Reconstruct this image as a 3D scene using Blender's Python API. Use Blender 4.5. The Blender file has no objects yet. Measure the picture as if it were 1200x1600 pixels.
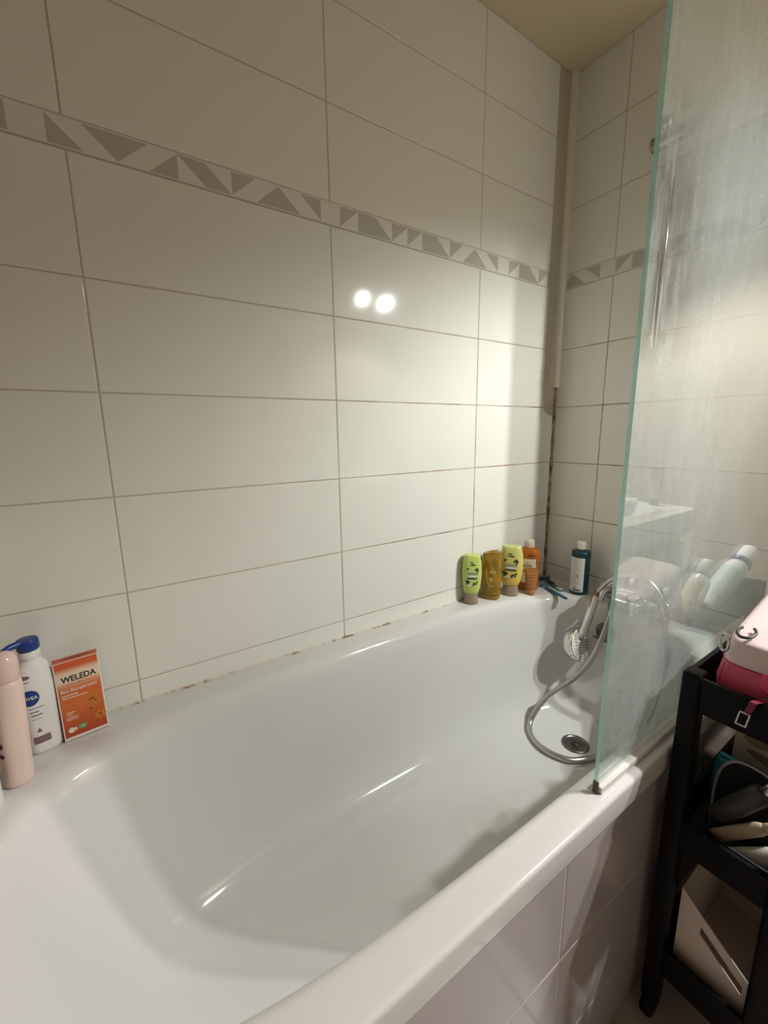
import bpy, bmesh, math, random
from mathutils import Vector, Matrix
random.seed(7)
PI = math.pi
S = bpy.context.scene
COL = S.collection

# ------------------------------------------------------------------ camera
cd = bpy.data.cameras.new('camera')
cd.sensor_fit = 'AUTO'; cd.sensor_width = 36.0
cd.lens = 645.58 * 36.0 / 1600.0
cd.clip_start = 0.02
camo = bpy.data.objects.new('camera', cd); COL.objects.link(camo)
def aim(o, pos, yaw, pitch, roll):
    f = Vector((math.cos(yaw)*math.cos(pitch), math.sin(yaw)*math.cos(pitch), math.sin(pitch)))
    r = f.cross(Vector((0, 0, 1))).normalized(); u = r.cross(f)
    r2 = math.cos(roll)*r + math.sin(roll)*u; u2 = math.cos(roll)*u - math.sin(roll)*r
    m = Matrix((r2, u2, -f)).transposed().to_4x4(); m.translation = Vector(pos)
    o.matrix_world = m
aim(camo, (-1.4062, -0.9693, 1.1683), 0.9875, -0.1895, -0.0142)
S.camera = camo

# ------------------------------------------------------------------ light, world, exposure
S.view_settings.view_transform = 'Standard'
S.view_settings.look = 'None'
S.view_settings.gamma = 1.0
S.view_settings.use_curve_mapping = False
S.view_settings.exposure = 0.0
w = bpy.data.worlds.new('world'); S.world = w; w.use_nodes = True
w.node_tree.nodes['Background'].inputs[0].default_value = (1.0, 0.9, 0.78, 1)
w.node_tree.nodes['Background'].inputs[1].default_value = 0.02
LAMPS = [(0.02, -1.40, 2.00), (0.18, -1.38, 1.99)]
LAMP_AIM = Vector((0.13, -0.95, 0.60))
LAMP_POWER = 78.0; LAMP_CONE = 135.0; LAMP_BLEND = 0.5
LAMP_COL = (1.0, 0.985, 0.965)
for L in LAMPS:
    ld = bpy.data.lights.new('spotlight', 'SPOT'); ld.energy = LAMP_POWER; ld.color = LAMP_COL
    ld.spot_size = math.radians(LAMP_CONE); ld.spot_blend = LAMP_BLEND; ld.shadow_soft_size = 0.020
    lo = bpy.data.objects.new('spotlight', ld); COL.objects.link(lo)
    d = (LAMP_AIM - Vector(L)).normalized()
    lo.location = Vector(L) + d*0.012
    lo.rotation_euler = d.to_track_quat('-Z', 'Y').to_euler()

# ------------------------------------------------------------------ materials
MATS = {}
def nodes_of(m):
    m.use_nodes = True
    return m.node_tree.nodes, m.node_tree.links
def pm(name, col, rough=0.5, metal=0.0, spec=0.5, trans=0.0, ior=1.45, vary=0.0, vscale=8.0, bump=0.0, bscale=40.0, sss=0.0, coat=0.0):
    if name in MATS: return MATS[name]
    m = bpy.data.materials.new(name); N, Lk = nodes_of(m)
    p = N['Principled BSDF']
    p.inputs['Base Color'].default_value = (*col, 1); p.inputs['Roughness'].default_value = rough
    p.inputs['Metallic'].default_value = metal; p.inputs['Specular IOR Level'].default_value = spec
    p.inputs['Transmission Weight'].default_value = trans; p.inputs['IOR'].default_value = ior
    p.inputs['Coat Weight'].default_value = coat
    tc = N.new('ShaderNodeTexCoord')
    if vary > 0:
        nz = N.new('ShaderNodeTexNoise'); nz.inputs['Scale'].default_value = vscale; nz.inputs['Detail'].default_value = 4
        Lk.new(tc.outputs['Object'], nz.inputs['Vector'])
        mx = N.new('ShaderNodeMix'); mx.data_type = 'RGBA'
        mx.inputs[6].default_value = (*[c*(1-vary) for c in col], 1)
        mx.inputs[7].default_value = (*[min(1, c*(1+vary)) for c in col], 1)
        Lk.new(nz.outputs['Fac'], mx.inputs[0]); Lk.new(mx.outputs[2], p.inputs['Base Color'])
    if bump > 0:
        nb = N.new('ShaderNodeTexNoise'); nb.inputs['Scale'].default_value = bscale; nb.inputs['Detail'].default_value = 2
        Lk.new(tc.outputs['Object'], nb.inputs['Vector'])
        b = N.new('ShaderNodeBump'); b.inputs['Strength'].default_value = bump; b.inputs['Distance'].default_value = 0.002
        Lk.new(nb.outputs['Fac'], b.inputs['Height']); Lk.new(b.outputs['Normal'], p.inputs['Normal'])
    MATS[name] = m
    return m

tile_m = pm('glazed_white_tile', (0.80, 0.78, 0.725), 0.07, spec=0.45, bump=0.05, bscale=9, vary=0.012, vscale=3)
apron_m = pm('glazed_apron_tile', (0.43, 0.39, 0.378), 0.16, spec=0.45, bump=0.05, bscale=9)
frieze_light = pm('frieze_pale', (0.76, 0.735, 0.68), 0.12, spec=0.45)
frieze_dark = pm('frieze_grey', (0.50, 0.47, 0.425), 0.14, spec=0.45)
enamel_m = pm('white_enamel', (0.675, 0.66, 0.642), 0.085, spec=0.5, coat=0.2)
chrome_m = pm('chrome', (0.72, 0.71, 0.69), 0.10, metal=1.0, vary=0.08, vscale=60)
hose_m = pm('metal_hose', (0.52, 0.51, 0.49), 0.30, metal=1.0)
steel_m = pm('dull_steel', (0.20, 0.19, 0.18), 0.35, metal=1.0, vary=0.2, vscale=80)
dark_m = pm('dark_rubber', (0.015, 0.015, 0.017), 0.5)
black_plastic = pm('black_plastic', (0.003, 0.003, 0.0033), 0.45, spec=0.15, bump=0.1, bscale=200)
ceiling_m = pm('ceiling_paint', (0.66, 0.57, 0.38), 0.8, spec=0.1, vary=0.04)
plaster_m = pm('warm_plaster', (0.50, 0.43, 0.36), 0.8, spec=0.1, vary=0.04)

# grout with orange and dark stains towards the tap corner
def grout_mat(name, stain):
    m = bpy.data.materials.new(name); N, Lk = nodes_of(m); p = N['Principled BSDF']; p.inputs['Roughness'].default_value = 0.9
    g = N.new('ShaderNodeNewGeometry')
    nz = N.new('ShaderNodeTexNoise'); nz.inputs['Scale'].default_value = 9; nz.inputs['Detail'].default_value = 5
    Lk.new(g.outputs['Position'], nz.inputs['Vector'])
    sep = N.new('ShaderNodeSeparateXYZ'); Lk.new(g.outputs['Position'], sep.inputs[0])
    mx_ = N.new('ShaderNodeMapRange'); mx_.inputs[1].default_value = -1.15; mx_.inputs[2].default_value = -0.45
    Lk.new(sep.outputs['X'], mx_.inputs[0])
    mz = N.new('ShaderNodeMapRange'); mz.inputs[1].default_value = 1.65; mz.inputs[2].default_value = 1.25
    Lk.new(sep.outputs['Z'], mz.inputs[0])
    mu = N.new('ShaderNodeMath'); mu.operation = 'MULTIPLY'; Lk.new(mx_.outputs[0], mu.inputs[0]); Lk.new(mz.outputs[0], mu.inputs[1])
    r1 = N.new('ShaderNodeMapRange'); r1.inputs[1].default_value = 0.38; r1.inputs[2].default_value = 0.58
    Lk.new(nz.outputs['Fac'], r1.inputs[0])
    m2 = N.new('ShaderNodeMath'); m2.operation = 'MULTIPLY'; Lk.new(mu.outputs[0], m2.inputs[0]); Lk.new(r1.outputs[0], m2.inputs[1])
    m3 = N.new('ShaderNodeMath'); m3.operation = 'MULTIPLY'; m3.inputs[1].default_value = stain; Lk.new(m2.outputs[0], m3.inputs[0])
    n2 = N.new('ShaderNodeTexNoise'); n2.inputs['Scale'].default_value = 23; Lk.new(g.outputs['Position'], n2.inputs['Vector'])
    st = N.new('ShaderNodeMix'); st.data_type = 'RGBA'; st.inputs[6].default_value = (0.36, 0.17, 0.08, 1); st.inputs[7].default_value = (0.10, 0.06, 0.035, 1)
    rr = N.new('ShaderNodeMapRange'); rr.inputs[1].default_value = 0.5; rr.inputs[2].default_value = 0.65
    Lk.new(n2.outputs['Fac'], rr.inputs[0]); Lk.new(rr.outputs[0], st.inputs[0])
    mx = N.new('ShaderNodeMix'); mx.data_type = 'RGBA'; mx.inputs[6].default_value = (0.53, 0.48, 0.40, 1)
    Lk.new(st.outputs[2], mx.inputs[7]); Lk.new(m3.outputs[0], mx.inputs[0]); Lk.new(mx.outputs[2], p.inputs['Base Color'])
    return m
grout_m = grout_mat('stained_grout', 1.0)
apron_grout = pm('pale_grout', (0.62, 0.55, 0.48), 0.9, vary=0.1, vscale=20)

def speck_mat(name, base, dark, scale, lo, hi, mid=None):
    m = bpy.data.materials.new(name); N, Lk = nodes_of(m); p = N['Principled BSDF']; p.inputs['Roughness'].default_value = 0.6
    g = N.new('ShaderNodeNewGeometry')
    nz = N.new('ShaderNodeTexNoise'); nz.inputs['Scale'].default_value = scale; nz.inputs['Detail'].default_value = 6; nz.inputs['Roughness'].default_value = 0.65
    Lk.new(g.outputs['Position'], nz.inputs['Vector'])
    cr = N.new('ShaderNodeValToRGB'); e = cr.color_ramp.elements
    e[0].position = lo; e[0].color = (*base, 1); e[1].position = hi; e[1].color = (*dark, 1)
    if mid:
        x = cr.color_ramp.elements.new((lo+hi)/2); x.color = (*mid, 1)
    Lk.new(nz.outputs['Fac'], cr.inputs[0]); Lk.new(cr.outputs[0], p.inputs['Base Color'])
    return m
caulk_m = speck_mat('mouldy_caulk', (0.42, 0.33, 0.21), (0.05, 0.035, 0.02), 26, 0.40, 0.68, (0.27, 0.17, 0.085))
rimcaulk_m = speck_mat('specked_caulk', (0.66, 0.62, 0.53), (0.08, 0.04, 0.02), 34, 0.53, 0.67, (0.40, 0.24, 0.11))
trim_m = pm('cream_trim', (0.74, 0.69, 0.58), 0.35)
dull_band_m = pm('dull_grey_band', (0.50, 0.45, 0.36), 0.7, vary=0.08, vscale=25)

# ------------------------------------------------------------------ mesh helpers
def link(name, me, parent=None):
    o = bpy.data.objects.new(name, me); COL.objects.link(o)
    if parent: o.parent = parent
    return o
def obj(name, bm, mats, parent=None, smooth=True, angle=40):
    bmesh.ops.recalc_face_normals(bm, faces=bm.faces)
    me = bpy.data.meshes.new(name); bm.to_mesh(me); bm.free()
    for m in (mats if isinstance(mats, (list, tuple)) else [mats]): me.materials.append(m)
    if smooth:
        for p in me.polygons: p.use_smooth = True
        try: me.set_sharp_from_angle(angle=math.radians(angle))
        except Exception: pass
    return link(name, me, parent)
def thing(name, label, cat, loc=(0, 0, 0), rotz=0.0, group=None):
    o = bpy.data.objects.new(name, None); COL.objects.link(o); o.empty_display_size = 0.03
    o.location = loc; o.rotation_euler = (0, 0, rotz); o['label'] = label; o['category'] = cat
    if group: o['group'] = group
    return o
def tag(o, label, cat, group=None):
    o['label'] = label; o['category'] = cat
    if group: o['group'] = group
    return o
def struct(o, label=None, cat=None):
    o['kind'] = 'structure'
    o['label'] = label; o['category'] = cat
    return o
def loft(bm, rings, close_start=True, close_end=True, mat=0, ring_closed=True):
    vs = [[bm.verts.new(p) for p in r] for r in rings]
    n = len(rings[0])
    for a, b in zip(vs, vs[1:]):
        for i in range(n if ring_closed else n-1):
            j = (i+1) % n
            f = bm.faces.new((a[i], a[j], b[j], b[i])); f.material_index = mat
    if close_start: bm.faces.new(list(reversed(vs[0]))).material_index = mat
    if close_end: bm.faces.new(vs[-1]).material_index = mat
    return vs
def sring(cx, cy, z, rx, ry, n=2.0, k=40):
    out = []
    for i in range(k):
        t = 2*PI*i/k; c, s = math.cos(t), math.sin(t)
        q = (abs(c)**n + abs(s)**n)**(-1.0/n)
        out.append(Vector((cx + rx*c*q, cy + ry*s*q, z)))
    return out
def box(bm, x0, x1, y0, y1, z0, z1, bev=0.0, seg=2, mat=0):
    vs = [bm.verts.new((x, y, z)) for x in (x0, x1) for y in (y0, y1) for z in (z0, z1)]
    fs = []
    for idx in ((0, 1, 3, 2), (4, 6, 7, 5), (0, 4, 5, 1), (2, 3, 7, 6), (0, 2, 6, 4), (1, 5, 7, 3)):
        f = bm.faces.new([vs[i] for i in idx]); f.material_index = mat; fs.append(f)
    if bev > 0:
        es = list({e for f in fs for e in f.edges})
        bmesh.ops.bevel(bm, geom=es, offset=bev, segments=seg, profile=0.5, affect='EDGES')
def cyl(bm, p0, p1, r0, r1=None, k=28, caps=True, bev=0.0):
    p0, p1 = Vector(p0), Vector(p1); r1 = r0 if r1 is None else r1
    d = (p1-p0); L = d.length; d.normalize()
    q = d.to_track_quat('Z', 'Y')
    prof = [(0, r0), (1, r1)]
    if bev > 0:
        b = bev/L; prof = [(0, r0-bev), (b*0.3, r0-bev*0.3), (b, r0), (1-b, r1), (1-b*0.3, r1-bev*0.3), (1, r1-bev)]
    loft(bm, [[p0 + d*L*t + q @ Vector((r*math.cos(2*PI*i/k), r*math.sin(2*PI*i/k), 0)) for i in range(k)] for t, r in prof], caps, caps)
def lathe(bm, prof, k=36, origin=(0, 0, 0), axis=(0, 0, 1), caps=True):
    o = Vector(origin); q = Vector(axis).to_track_quat('Z', 'Y')
    loft(bm, [[o + q @ Vector((r*math.cos(2*PI*i/k), r*math.sin(2*PI*i/k), z)) for i in range(k)] for z, r in prof], caps, caps)
def crom(pts, sub=10):
    P = [Vector(p) for p in pts]; P = [P[0]*2-P[1]] + P + [P[-1]*2-P[-2]]
    out = []
    for i in range(1, len(P)-2):
        a, b, c, d = P[i-1:i+3]
        for s in range(sub):
            t = s/sub
            out.append(0.5*((2*b) + (c-a)*t + (2*a-5*b+4*c-d)*t*t + (3*b-a-3*c+d)*t**3))
    out.append(P[-2]); return out
def tube(bm, pts, r, k=12, rfun=None, mat=0):
    T = [(pts[min(i+1, len(pts)-1)]-pts[max(i-1, 0)]).normalized() for i in range(len(pts))]
    up = Vector((0, 0, 1)) if abs(T[0].z) < 0.9 else Vector((1, 0, 0))
    nrm = T[0].cross(up).normalized(); rings = []
    for i, p in enumerate(pts):
        nrm = (nrm - T[i]*nrm.dot(T[i])).normalized(); b = T[i].cross(nrm)
        rr = r if rfun is None else rfun(i)
        rings.append([p + rr*(math.cos(2*PI*j/k)*nrm + math.sin(2*PI*j/k)*b) for j in range(k)])
    loft(bm, rings, mat=mat)

# surface mapping: shapes and lettering laid on a curved or flat face
class Body:
    """A bottle-like loft; front() maps (sideways, height) onto its face towards local -y."""
    def __init__(s, rings, k=48): s.r = rings; s.k = k          # rings: (z, rx, ry, n, y shift)
    def bm(s):
        bm = bmesh.new()
        loft(bm, [sring(0, (r[4] if len(r) > 4 else 0), r[0], r[1], r[2], r[3], s.k) for r in s.r])
        return bm
    def at(s, z):
        R = s.r
        for a, b in zip(R, R[1:]):
            if a[0] <= z <= b[0] and b[0] > a[0]:
                t = (z-a[0])/(b[0]-a[0])
                return [a[i]+(b[i]-a[i])*t for i in (1, 2, 3)] + [((a[4] if len(a) > 4 else 0)*(1-t) + (b[4] if len(b) > 4 else 0)*t)]
        a = R[-1] if z > R[-1][0] else R[0]; return [a[1], a[2], a[3], a[4] if len(a) > 4 else 0]
    def front(s, x, z, off=0.0004):
        rx, ry, n, cy = s.at(z); q = max(0.0, 1-min(1, abs(x/rx))**n)**(1.0/n)
        return Vector((x, cy - ry*q - off, z))
class Flat:
    def __init__(s, o, u, v, n): s.o, s.u, s.v, s.n = Vector(o), Vector(u), Vector(v), Vector(n)
    def front(s, x, z, off=0.0004): return s.o + s.u*x + s.v*z + s.n*off
def patch(bm, B, x0, x1, z0, z1, off=0.0004, nx=8, nz=8, shape=None, mat=0):
    g = [[bm.verts.new(B.front(*((x0+(x1-x0)*i/nx, z0+(z1-z0)*j/nz) if shape is None else shape(i/nx, j/nz)), off)) for i in range(nx+1)] for j in range(nz+1)]
    for j in range(nz):
        for i in range(nx):
            bm.faces.new((g[j][i], g[j][i+1], g[j+1][i+1], g[j+1][i])).material_index = mat
def disc(bm, B, cx, cz, rx, rz, off=0.0006, k=20, rot=0.0):
    c = bm.verts.new(B.front(cx, cz, off)); rs = []
    for f in (0.5, 1.0):
        rs.append([bm.verts.new(B.front(cx + f*(rx*math.cos(t)*math.cos(rot)-rz*math.sin(t)*math.sin(rot)), cz + f*(rx*math.cos(t)*math.sin(rot)+rz*math.sin(t)*math.cos(rot)), off)) for t in [2*PI*i/k for i in range(k)]])
    for i in range(k):
        j = (i+1) % k
        bm.faces.new((c, rs[0][i], rs[0][j])); bm.faces.new((rs[0][i], rs[1][i], rs[1][j], rs[0][j]))
def polyf(bm, B, pts, off=0.0006):
    bm.faces.new([bm.verts.new(B.front(x, z, off)) for x, z in pts])
def lettering(bm, B, body, cx, cz, size, off=0.0008, bold=0.0, width=None, slant=0.0, align='CENTER'):
    cu = bpy.data.curves.new('t', 'FONT'); cu.body = body; cu.size = 1.0; cu.align_x = align; cu.align_y = 'CENTER'
    cu.offset = bold; cu.resolution_u = 3; cu.shear = slant
    to = bpy.data.objects.new('t', cu)
    me = to.to_mesh()
    xs = [v.co.x for v in me.vertices]
    sx = size if width is None else width/max(1e-6, max(xs)-min(xs))
    vs = [bm.verts.new(B.front(cx + v.co.x*sx, cz + v.co.y*size, off)) for v in me.vertices]
    for p in me.polygons:
        try: bm.faces.new([vs[i] for i in p.vertices])
        except ValueError: pass
    to.to_mesh_clear(); bpy.data.objects.remove(to); bpy.data.curves.remove(cu)
def marks(B, name, mat, parent, fn):
    bm = bmesh.new(); fn(bm)
    o = obj(name, bm, mat, parent, smooth=False); return o

# ------------------------------------------------------------------ room shell
RIM = 0.60
ROWS = [0.4505, 0.6505, 0.8505, 1.0505, 1.2505, 1.4505, 1.6505]
TOPROWS = [1.7010, 1.9010, 2.1010, 2.30]
CEIL = 2.30
def tile_wall(name, O, U, V, Nn, cells, gap=0.0013, mats=None, back=None, frieze=None):
    """cells: (u0,u1,v0,v1) tiles; glazed tiles with a soft arris standing 1.2 mm proud of the grout bed."""
    O, U, V, Nn = Vector(O), Vector(U), Vector(V), Vector(Nn)
    bm = bmesh.new()
    P = lambda u, v, d: O + U*u + V*v + Nn*d
    def tile(u0, u1, v0, v1, mi, poly=None):
        tilt = Vector((random.uniform(-1, 1), random.uniform(-1, 1)))*0.0004
        def ring(g, d): return [bm.verts.new(P(u, v, d + tilt.x*((u-u0)/(u1-u0)-.5) + tilt.y*((v-v0)/(v1-v0)-.5))) for u, v in ((u0+g, v0+g), (u1-g, v0+g), (u1-g, v1-g), (u0+g, v1-g))]
        rs = [ring(gap, -0.003), ring(gap, -0.0012), ring(gap+0.0004, -0.0004), ring(gap+0.0013, 0.0)]
        for a, b in zip(rs, rs[1:]):
            for i in range(4):
                bm.faces.new((a[i], a[(i+1) % 4], b[(i+1) % 4], b[i])).material_index = mi
        bm.faces.new(rs[-1]).material_index = mi
    for c in cells: tile(*c, 0)
    u0, u1, v0, v1 = back
    f = bm.faces.new([bm.verts.new(P(u, v, -0.0010)) for u, v in ((u0, v0), (u1, v0), (u1, v1), (u0, v1))]); f.material_index = 1
    # body of the wall behind
    rr = [[bm.verts.new(P(u, v, d)) for u, v in ((u0, v0), (u1, v0), (u1, v1), (u0, v1))] for d in (-0.0012, -0.10)]
    for i in range(4): bm.faces.new((rr[0][i], rr[0][(i+1) % 4], rr[1][(i+1) % 4], rr[1][i])).material_index = 1
    bm.faces.new(rr[1]).material_index = 1
    if frieze:
        (z0, z1), items = frieze
        zt, zb = z1-0.0035, z0+0.0035
        for ua, ub, code in items:
            a0, a1 = ua, ub
            q = dict(BL=(a0, zb), BR=(a1, zb), TL=(a0, zt), TR=(a1, zt))
            tri = {'F': [('BL', 'BR', 'TR', 'TL')], 'L': [], 'UL': [('TL', 'TR', 'BL')], 'UR': [('TL', 'TR', 'BR')], 'LL': [('TL', 'BL', 'BR')], 'LR': [('TR', 'BL', 'BR')]}[code]
            inv = {'F': [], 'L': [('BL', 'BR', 'TR', 'TL')], 'UL': [('TR', 'BR', 'BL')], 'UR': [('TL', 'BL', 'BR')], 'LL': [('TL', 'TR', 'BR')], 'LR': [('TL', 'TR', 'BL')]}[code]
            for t in tri: bm.faces.new([bm.verts.new(P(*q[k], 0)) for k in t]).material_index = 3
            for t in inv: bm.faces.new([bm.verts.new(P(*q[k], 0)) for k in t]).material_index = 2
        ua, ub = min(i[0] for i in items), max(i[1] for i in items)
        for (za, zc) in ((z0+0.0012, zb), (zt, z1-0.0012)):
            bm.faces.new([bm.verts.new(P(u, v, 0)) for u, v in ((ua, za), (ub, za), (ub, zc), (ua, zc))]).material_index = 2
    o = obj(name, bm, mats or [tile_m, grout_m, frieze_light, frieze_dark], None, smooth=False)
    return o
def cells(cols, rows): return [(a, b, c, d) for a, b in zip(cols, cols[1:]) for c, d in zip(rows, rows[1:])]
NEAR = -1.74
cols = [NEAR, -1.4065, -0.9065, -0.4065, 0.0]
PAT = {0: 'L', 1: 'UL', 2: 'F', 3: 'LL', 4: 'UL', 5: 'UL', 6: 'F', 7: 'LL', 8: 'UL', 9: 'LR', 10: 'LL', 11: 'UR'}
items = []
x = -0.93
for k in range(-6, 19):
    a = -0.93 + 0.05*k
    items.append((a, min(a+0.05, 0.0), PAT[k % 12] if k > -6 else 'UR')) if a < -0.001 else None
for i, c in enumerate(['LR', 'UL', 'UR', 'LL', 'L', 'F', 'L', 'UL', 'F', 'UR']):
    a = -1.28 - 0.05*i
    if a > NEAR: items.append((a, a+0.05, c))
items = [i for i in items if i is not None and i[0] < -0.001]
o = tile_wall('wall_left', (0, 0, 0), (1, 0, 0), (0, 0, 1), (0, -1, 0), cells(cols, ROWS) + cells(cols, TOPROWS), back=(NEAR-0.1, 0.1, 0.0, CEIL), frieze=((1.6505, 1.701), items))
struct(o, 'long white tiled wall beside the bath with grey triangle frieze', 'wall')
# end wall with the taps: u runs along -y
it2 = []
for i, c in enumerate(['LR', 'LL', 'UR', 'L', 'UL', 'F', 'LL', 'UL', 'UL', 'F', 'LL', 'UL', 'LR', 'LL']):
    a = 0.05*i - 0.0125 if i else 0.0
    it2.append((a, min(0.05*(i+1)-0.0125, 0.70), c))
it2 = [i for i in it2 if i[0] < 0.695]
ecells = cells([0, 0.1832, 0.6832, 0.70], ROWS[2:]) + cells([0, 0.1832, 0.4863, 0.70], ROWS[:3]) + cells([0, 0.1832, 0.6832, 0.70], TOPROWS)
o = tile_wall('wall_far', (0, 0, 0), (0, -1, 0), (0, 0, 1), (-1, 0, 0), ecells, back=(0, 0.70, 0.0, CEIL), frieze=((1.6505, 1.701), it2))
struct(o, 'white tiled end wall behind the bath taps', 'wall')
def slab(name, x0, x1, y0, y1, z0, z1, m, label, cat):
    bm = bmesh.new(); box(bm, x0, x1, y0, y1, z0, z1); return struct(obj(name, bm, m, None, smooth=False), label, cat)
slab('wall_near', NEAR-0.1, NEAR, -1.72, 0.1, 0, CEIL, plaster_m, 'plain wall at the head end of the bath', 'wall')
slab('wall_right', NEAR, 0.85, -1.72, -1.62, 0, CEIL, plaster_m, 'plain wall behind the washbasin', 'wall')
slab('wall_end', 0.75, 0.85, -1.62, 0.1, 0, CEIL, plaster_m, 'plain wall beyond the washbasin', 'wall')
slab('ceiling', NEAR-0.1, 0.85, -1.72, 0.1, CEIL, CEIL+0.1, ceiling_m, 'yellowed ceiling above the bath', 'ceiling')
floor_m = pm('floor_tile', (0.42, 0.37, 0.33), 0.35, vary=0.12, vscale=6)
floor_g = pm('floor_grout', (0.10, 0.085, 0.075), 0.9)
fc = []
us = [-1.95 + 0.3*i for i in range(11)]; vs_ = [0.0 + 0.3*i for i in range(7)]
o = tile_wall('floor', (0, 0, 0), (1, 0, 0), (0, -1, 0), (0, 0, 1), [(max(a, NEAR), min(b, 0.85), c, min(d, 1.72)) for a, b, c, d in cells([-2.02 + 0.3*i for i in range(11)], [-0.05+0.3*i for i in range(7)]) if b > NEAR and a < 0.85], back=(NEAR-0.1, 0.85, -0.1, 1.72), mats=[floor_m, floor_g])
struct(o, 'dark brownish tiled bathroom floor', 'floor')
# tiled apron closing the front of the bath
acols = [NEAR, -1.405, -0.905, -0.405, 0.0]
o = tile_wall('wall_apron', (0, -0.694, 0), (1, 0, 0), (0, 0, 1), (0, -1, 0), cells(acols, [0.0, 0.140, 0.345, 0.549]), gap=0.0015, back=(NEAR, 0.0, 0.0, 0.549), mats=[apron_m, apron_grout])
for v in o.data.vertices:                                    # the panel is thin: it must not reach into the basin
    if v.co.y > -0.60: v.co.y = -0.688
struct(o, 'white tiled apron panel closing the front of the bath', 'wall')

# corner mouldings, sealant lines and a dull grey band
bm = bmesh.new(); rings = []
for z in (1.322, 1.324, CEIL):
    r = 0.019 if z > 1.3235 else 0.017
    rings.append([Vector((0.001, 0.001, z))] + [Vector((-r*math.cos(t), -r*math.sin(t), z)) for t in [PI/2*i/8 for i in range(9)]])
loft(bm, rings)
struct(obj('trim_1', bm, trim_m, None, angle=30), 'cream quarter-round strip in the tiled corner', 'trim')
bm = bmesh.new(); rings = []  # matte band, greyer than the tiles, rounded off below the corner strip
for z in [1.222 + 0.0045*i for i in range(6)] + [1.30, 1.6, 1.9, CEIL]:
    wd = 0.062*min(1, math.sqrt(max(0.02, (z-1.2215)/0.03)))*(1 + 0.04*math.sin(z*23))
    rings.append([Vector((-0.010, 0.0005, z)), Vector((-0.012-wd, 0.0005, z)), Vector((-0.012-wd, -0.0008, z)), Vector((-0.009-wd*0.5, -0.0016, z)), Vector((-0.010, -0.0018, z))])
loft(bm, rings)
struct(obj('trim_2', bm, dull_band_m, None, angle=30), 'dull grey band beside the corner strip', 'trim')
bm = bmesh.new()
pts = [Vector((-0.002, -0.002, 0.602 + 0.715*i/60)) for i in range(61)]
rad = [0.0056 + 0.0009*math.sin(i*0.9) + 0.0006*math.sin(i*2.3) for i in range(61)]
tube(bm, pts, 0.006, 10, lambda i: max(0.0035, rad[i]))
struct(obj('trim_3', bm, caulk_m), 'mouldy brown sealant line in the corner above the bath', 'trim')
bm = bmesh.new()
tube(bm, [Vector((NEAR + 0.02 + (1.71)*i/120, -0.0015, 0.6005)) for i in range(121)], 0.004, 8, lambda i: 0.0030 + 0.0006*math.sin(i*1.7))
tube(bm, [Vector((-0.0015, -0.008-0.66*i/40, 0.6005)) for i in range(41)], 0.004, 8, lambda i: 0.0036 + 0.0008*math.sin(i*1.9))
struct(obj('trim_4', bm, rimcaulk_m), 'speckled sealant bead between the bath rim and the tiles', 'trim')
# small flaking mark on a tile near the corner
bm = bmesh.new(); F = Flat((0, 0, 0), (1, 0, 0), (0, 0, 1), (0, -1, 0))
for i in range(14):
    disc(bm, F, -0.088+random.uniform(-.012, .012), 1.345+random.uniform(-.03, .03), random.uniform(.001, .0035), random.uniform(.001, .003), 0.0006, 8)
struct(obj('trim_5', bm, pm('flake', (0.46, 0.38, 0.31), 0.8), None, False), 'small chipped speckles on a wall tile', 'trim')

# ------------------------------------------------------------------ bathtub
def tring(x0, x1, y0, y1, z, n, K=176):
    cx, cy, a, b = (x0+x1)/2, (y0+y1)/2, (x1-x0)/2, (y1-y0)/2
    out = []
    for i in range(K):
        t = 2*PI*(i+0.5)/K; c, s = math.cos(t), math.sin(t); q = (abs(c)**n + abs(s)**n)**(-1/n)
        out.append(Vector((cx+a*c*q, cy+b*s*q, z)))
    return out
bath = thing('bathtub', 'white enamel bathtub set against the tiled wall', 'bathtub', (0, 0, 0))
bm = bmesh.new()
R_ = [(-1.735, -0.001, -0.697, -0.001, 0.5530, 60), (-1.735, -0.001, -0.7035, -0.001, 0.5532, 60), (-1.735, -0.001, -0.7050, -0.001, 0.5545, 60), (-1.735, -0.001, -0.7053, -0.001, 0.557, 60), (-1.735, -0.001, -0.7053, -0.001, 0.592, 60), (-1.735, -0.001, -0.7050, -0.001, 0.5945, 60),
      (-1.734, -0.0015, -0.7042, -0.0015, 0.5972, 60), (-1.732, -0.002, -0.7022, -0.002, 0.5992, 60), (-1.729, -0.003, -0.699, -0.003, 0.600, 60), (-1.726, -0.004, -0.6965, -0.004, 0.600, 60), (-1.70, -0.02, -0.690, -0.02, 0.600, 20),
      (-1.640, -0.060, -0.666, -0.050, 0.600, 4.6), (-1.622, -0.074, -0.659, -0.060, 0.599, 3.9), (-1.608, -0.084, -0.652, -0.070, 0.595, 3.7), (-1.598, -0.092, -0.646, -0.078, 0.584, 3.6),
      (-1.585, -0.099, -0.640, -0.085, 0.55, 3.6), (-1.550, -0.112, -0.628, -0.097, 0.45, 3.5), (-1.505, -0.128, -0.613, -0.112, 0.35, 3.4),
      (-1.468, -0.147, -0.598, -0.127, 0.285, 3.3), (-1.435, -0.168, -0.582, -0.143, 0.248, 3.2), (-1.395, -0.195, -0.560, -0.166, 0.226, 3.1), (-1.345, -0.228, -0.530, -0.196, 0.214, 3.0),
      (-1.28, -0.27, -0.495, -0.232, 0.2085, 2.8), (-1.15, -0.36, -0.45, -0.28, 0.2055, 2.5), (-0.95, -0.55, -0.40, -0.33, 0.2045, 2.2)]
loft(bm, [tring(*r) for r in R_], close_start=False, close_end=True)
o = obj('basin', bm, enamel_m, bath, angle=60)
bm = bmesh.new()
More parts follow.
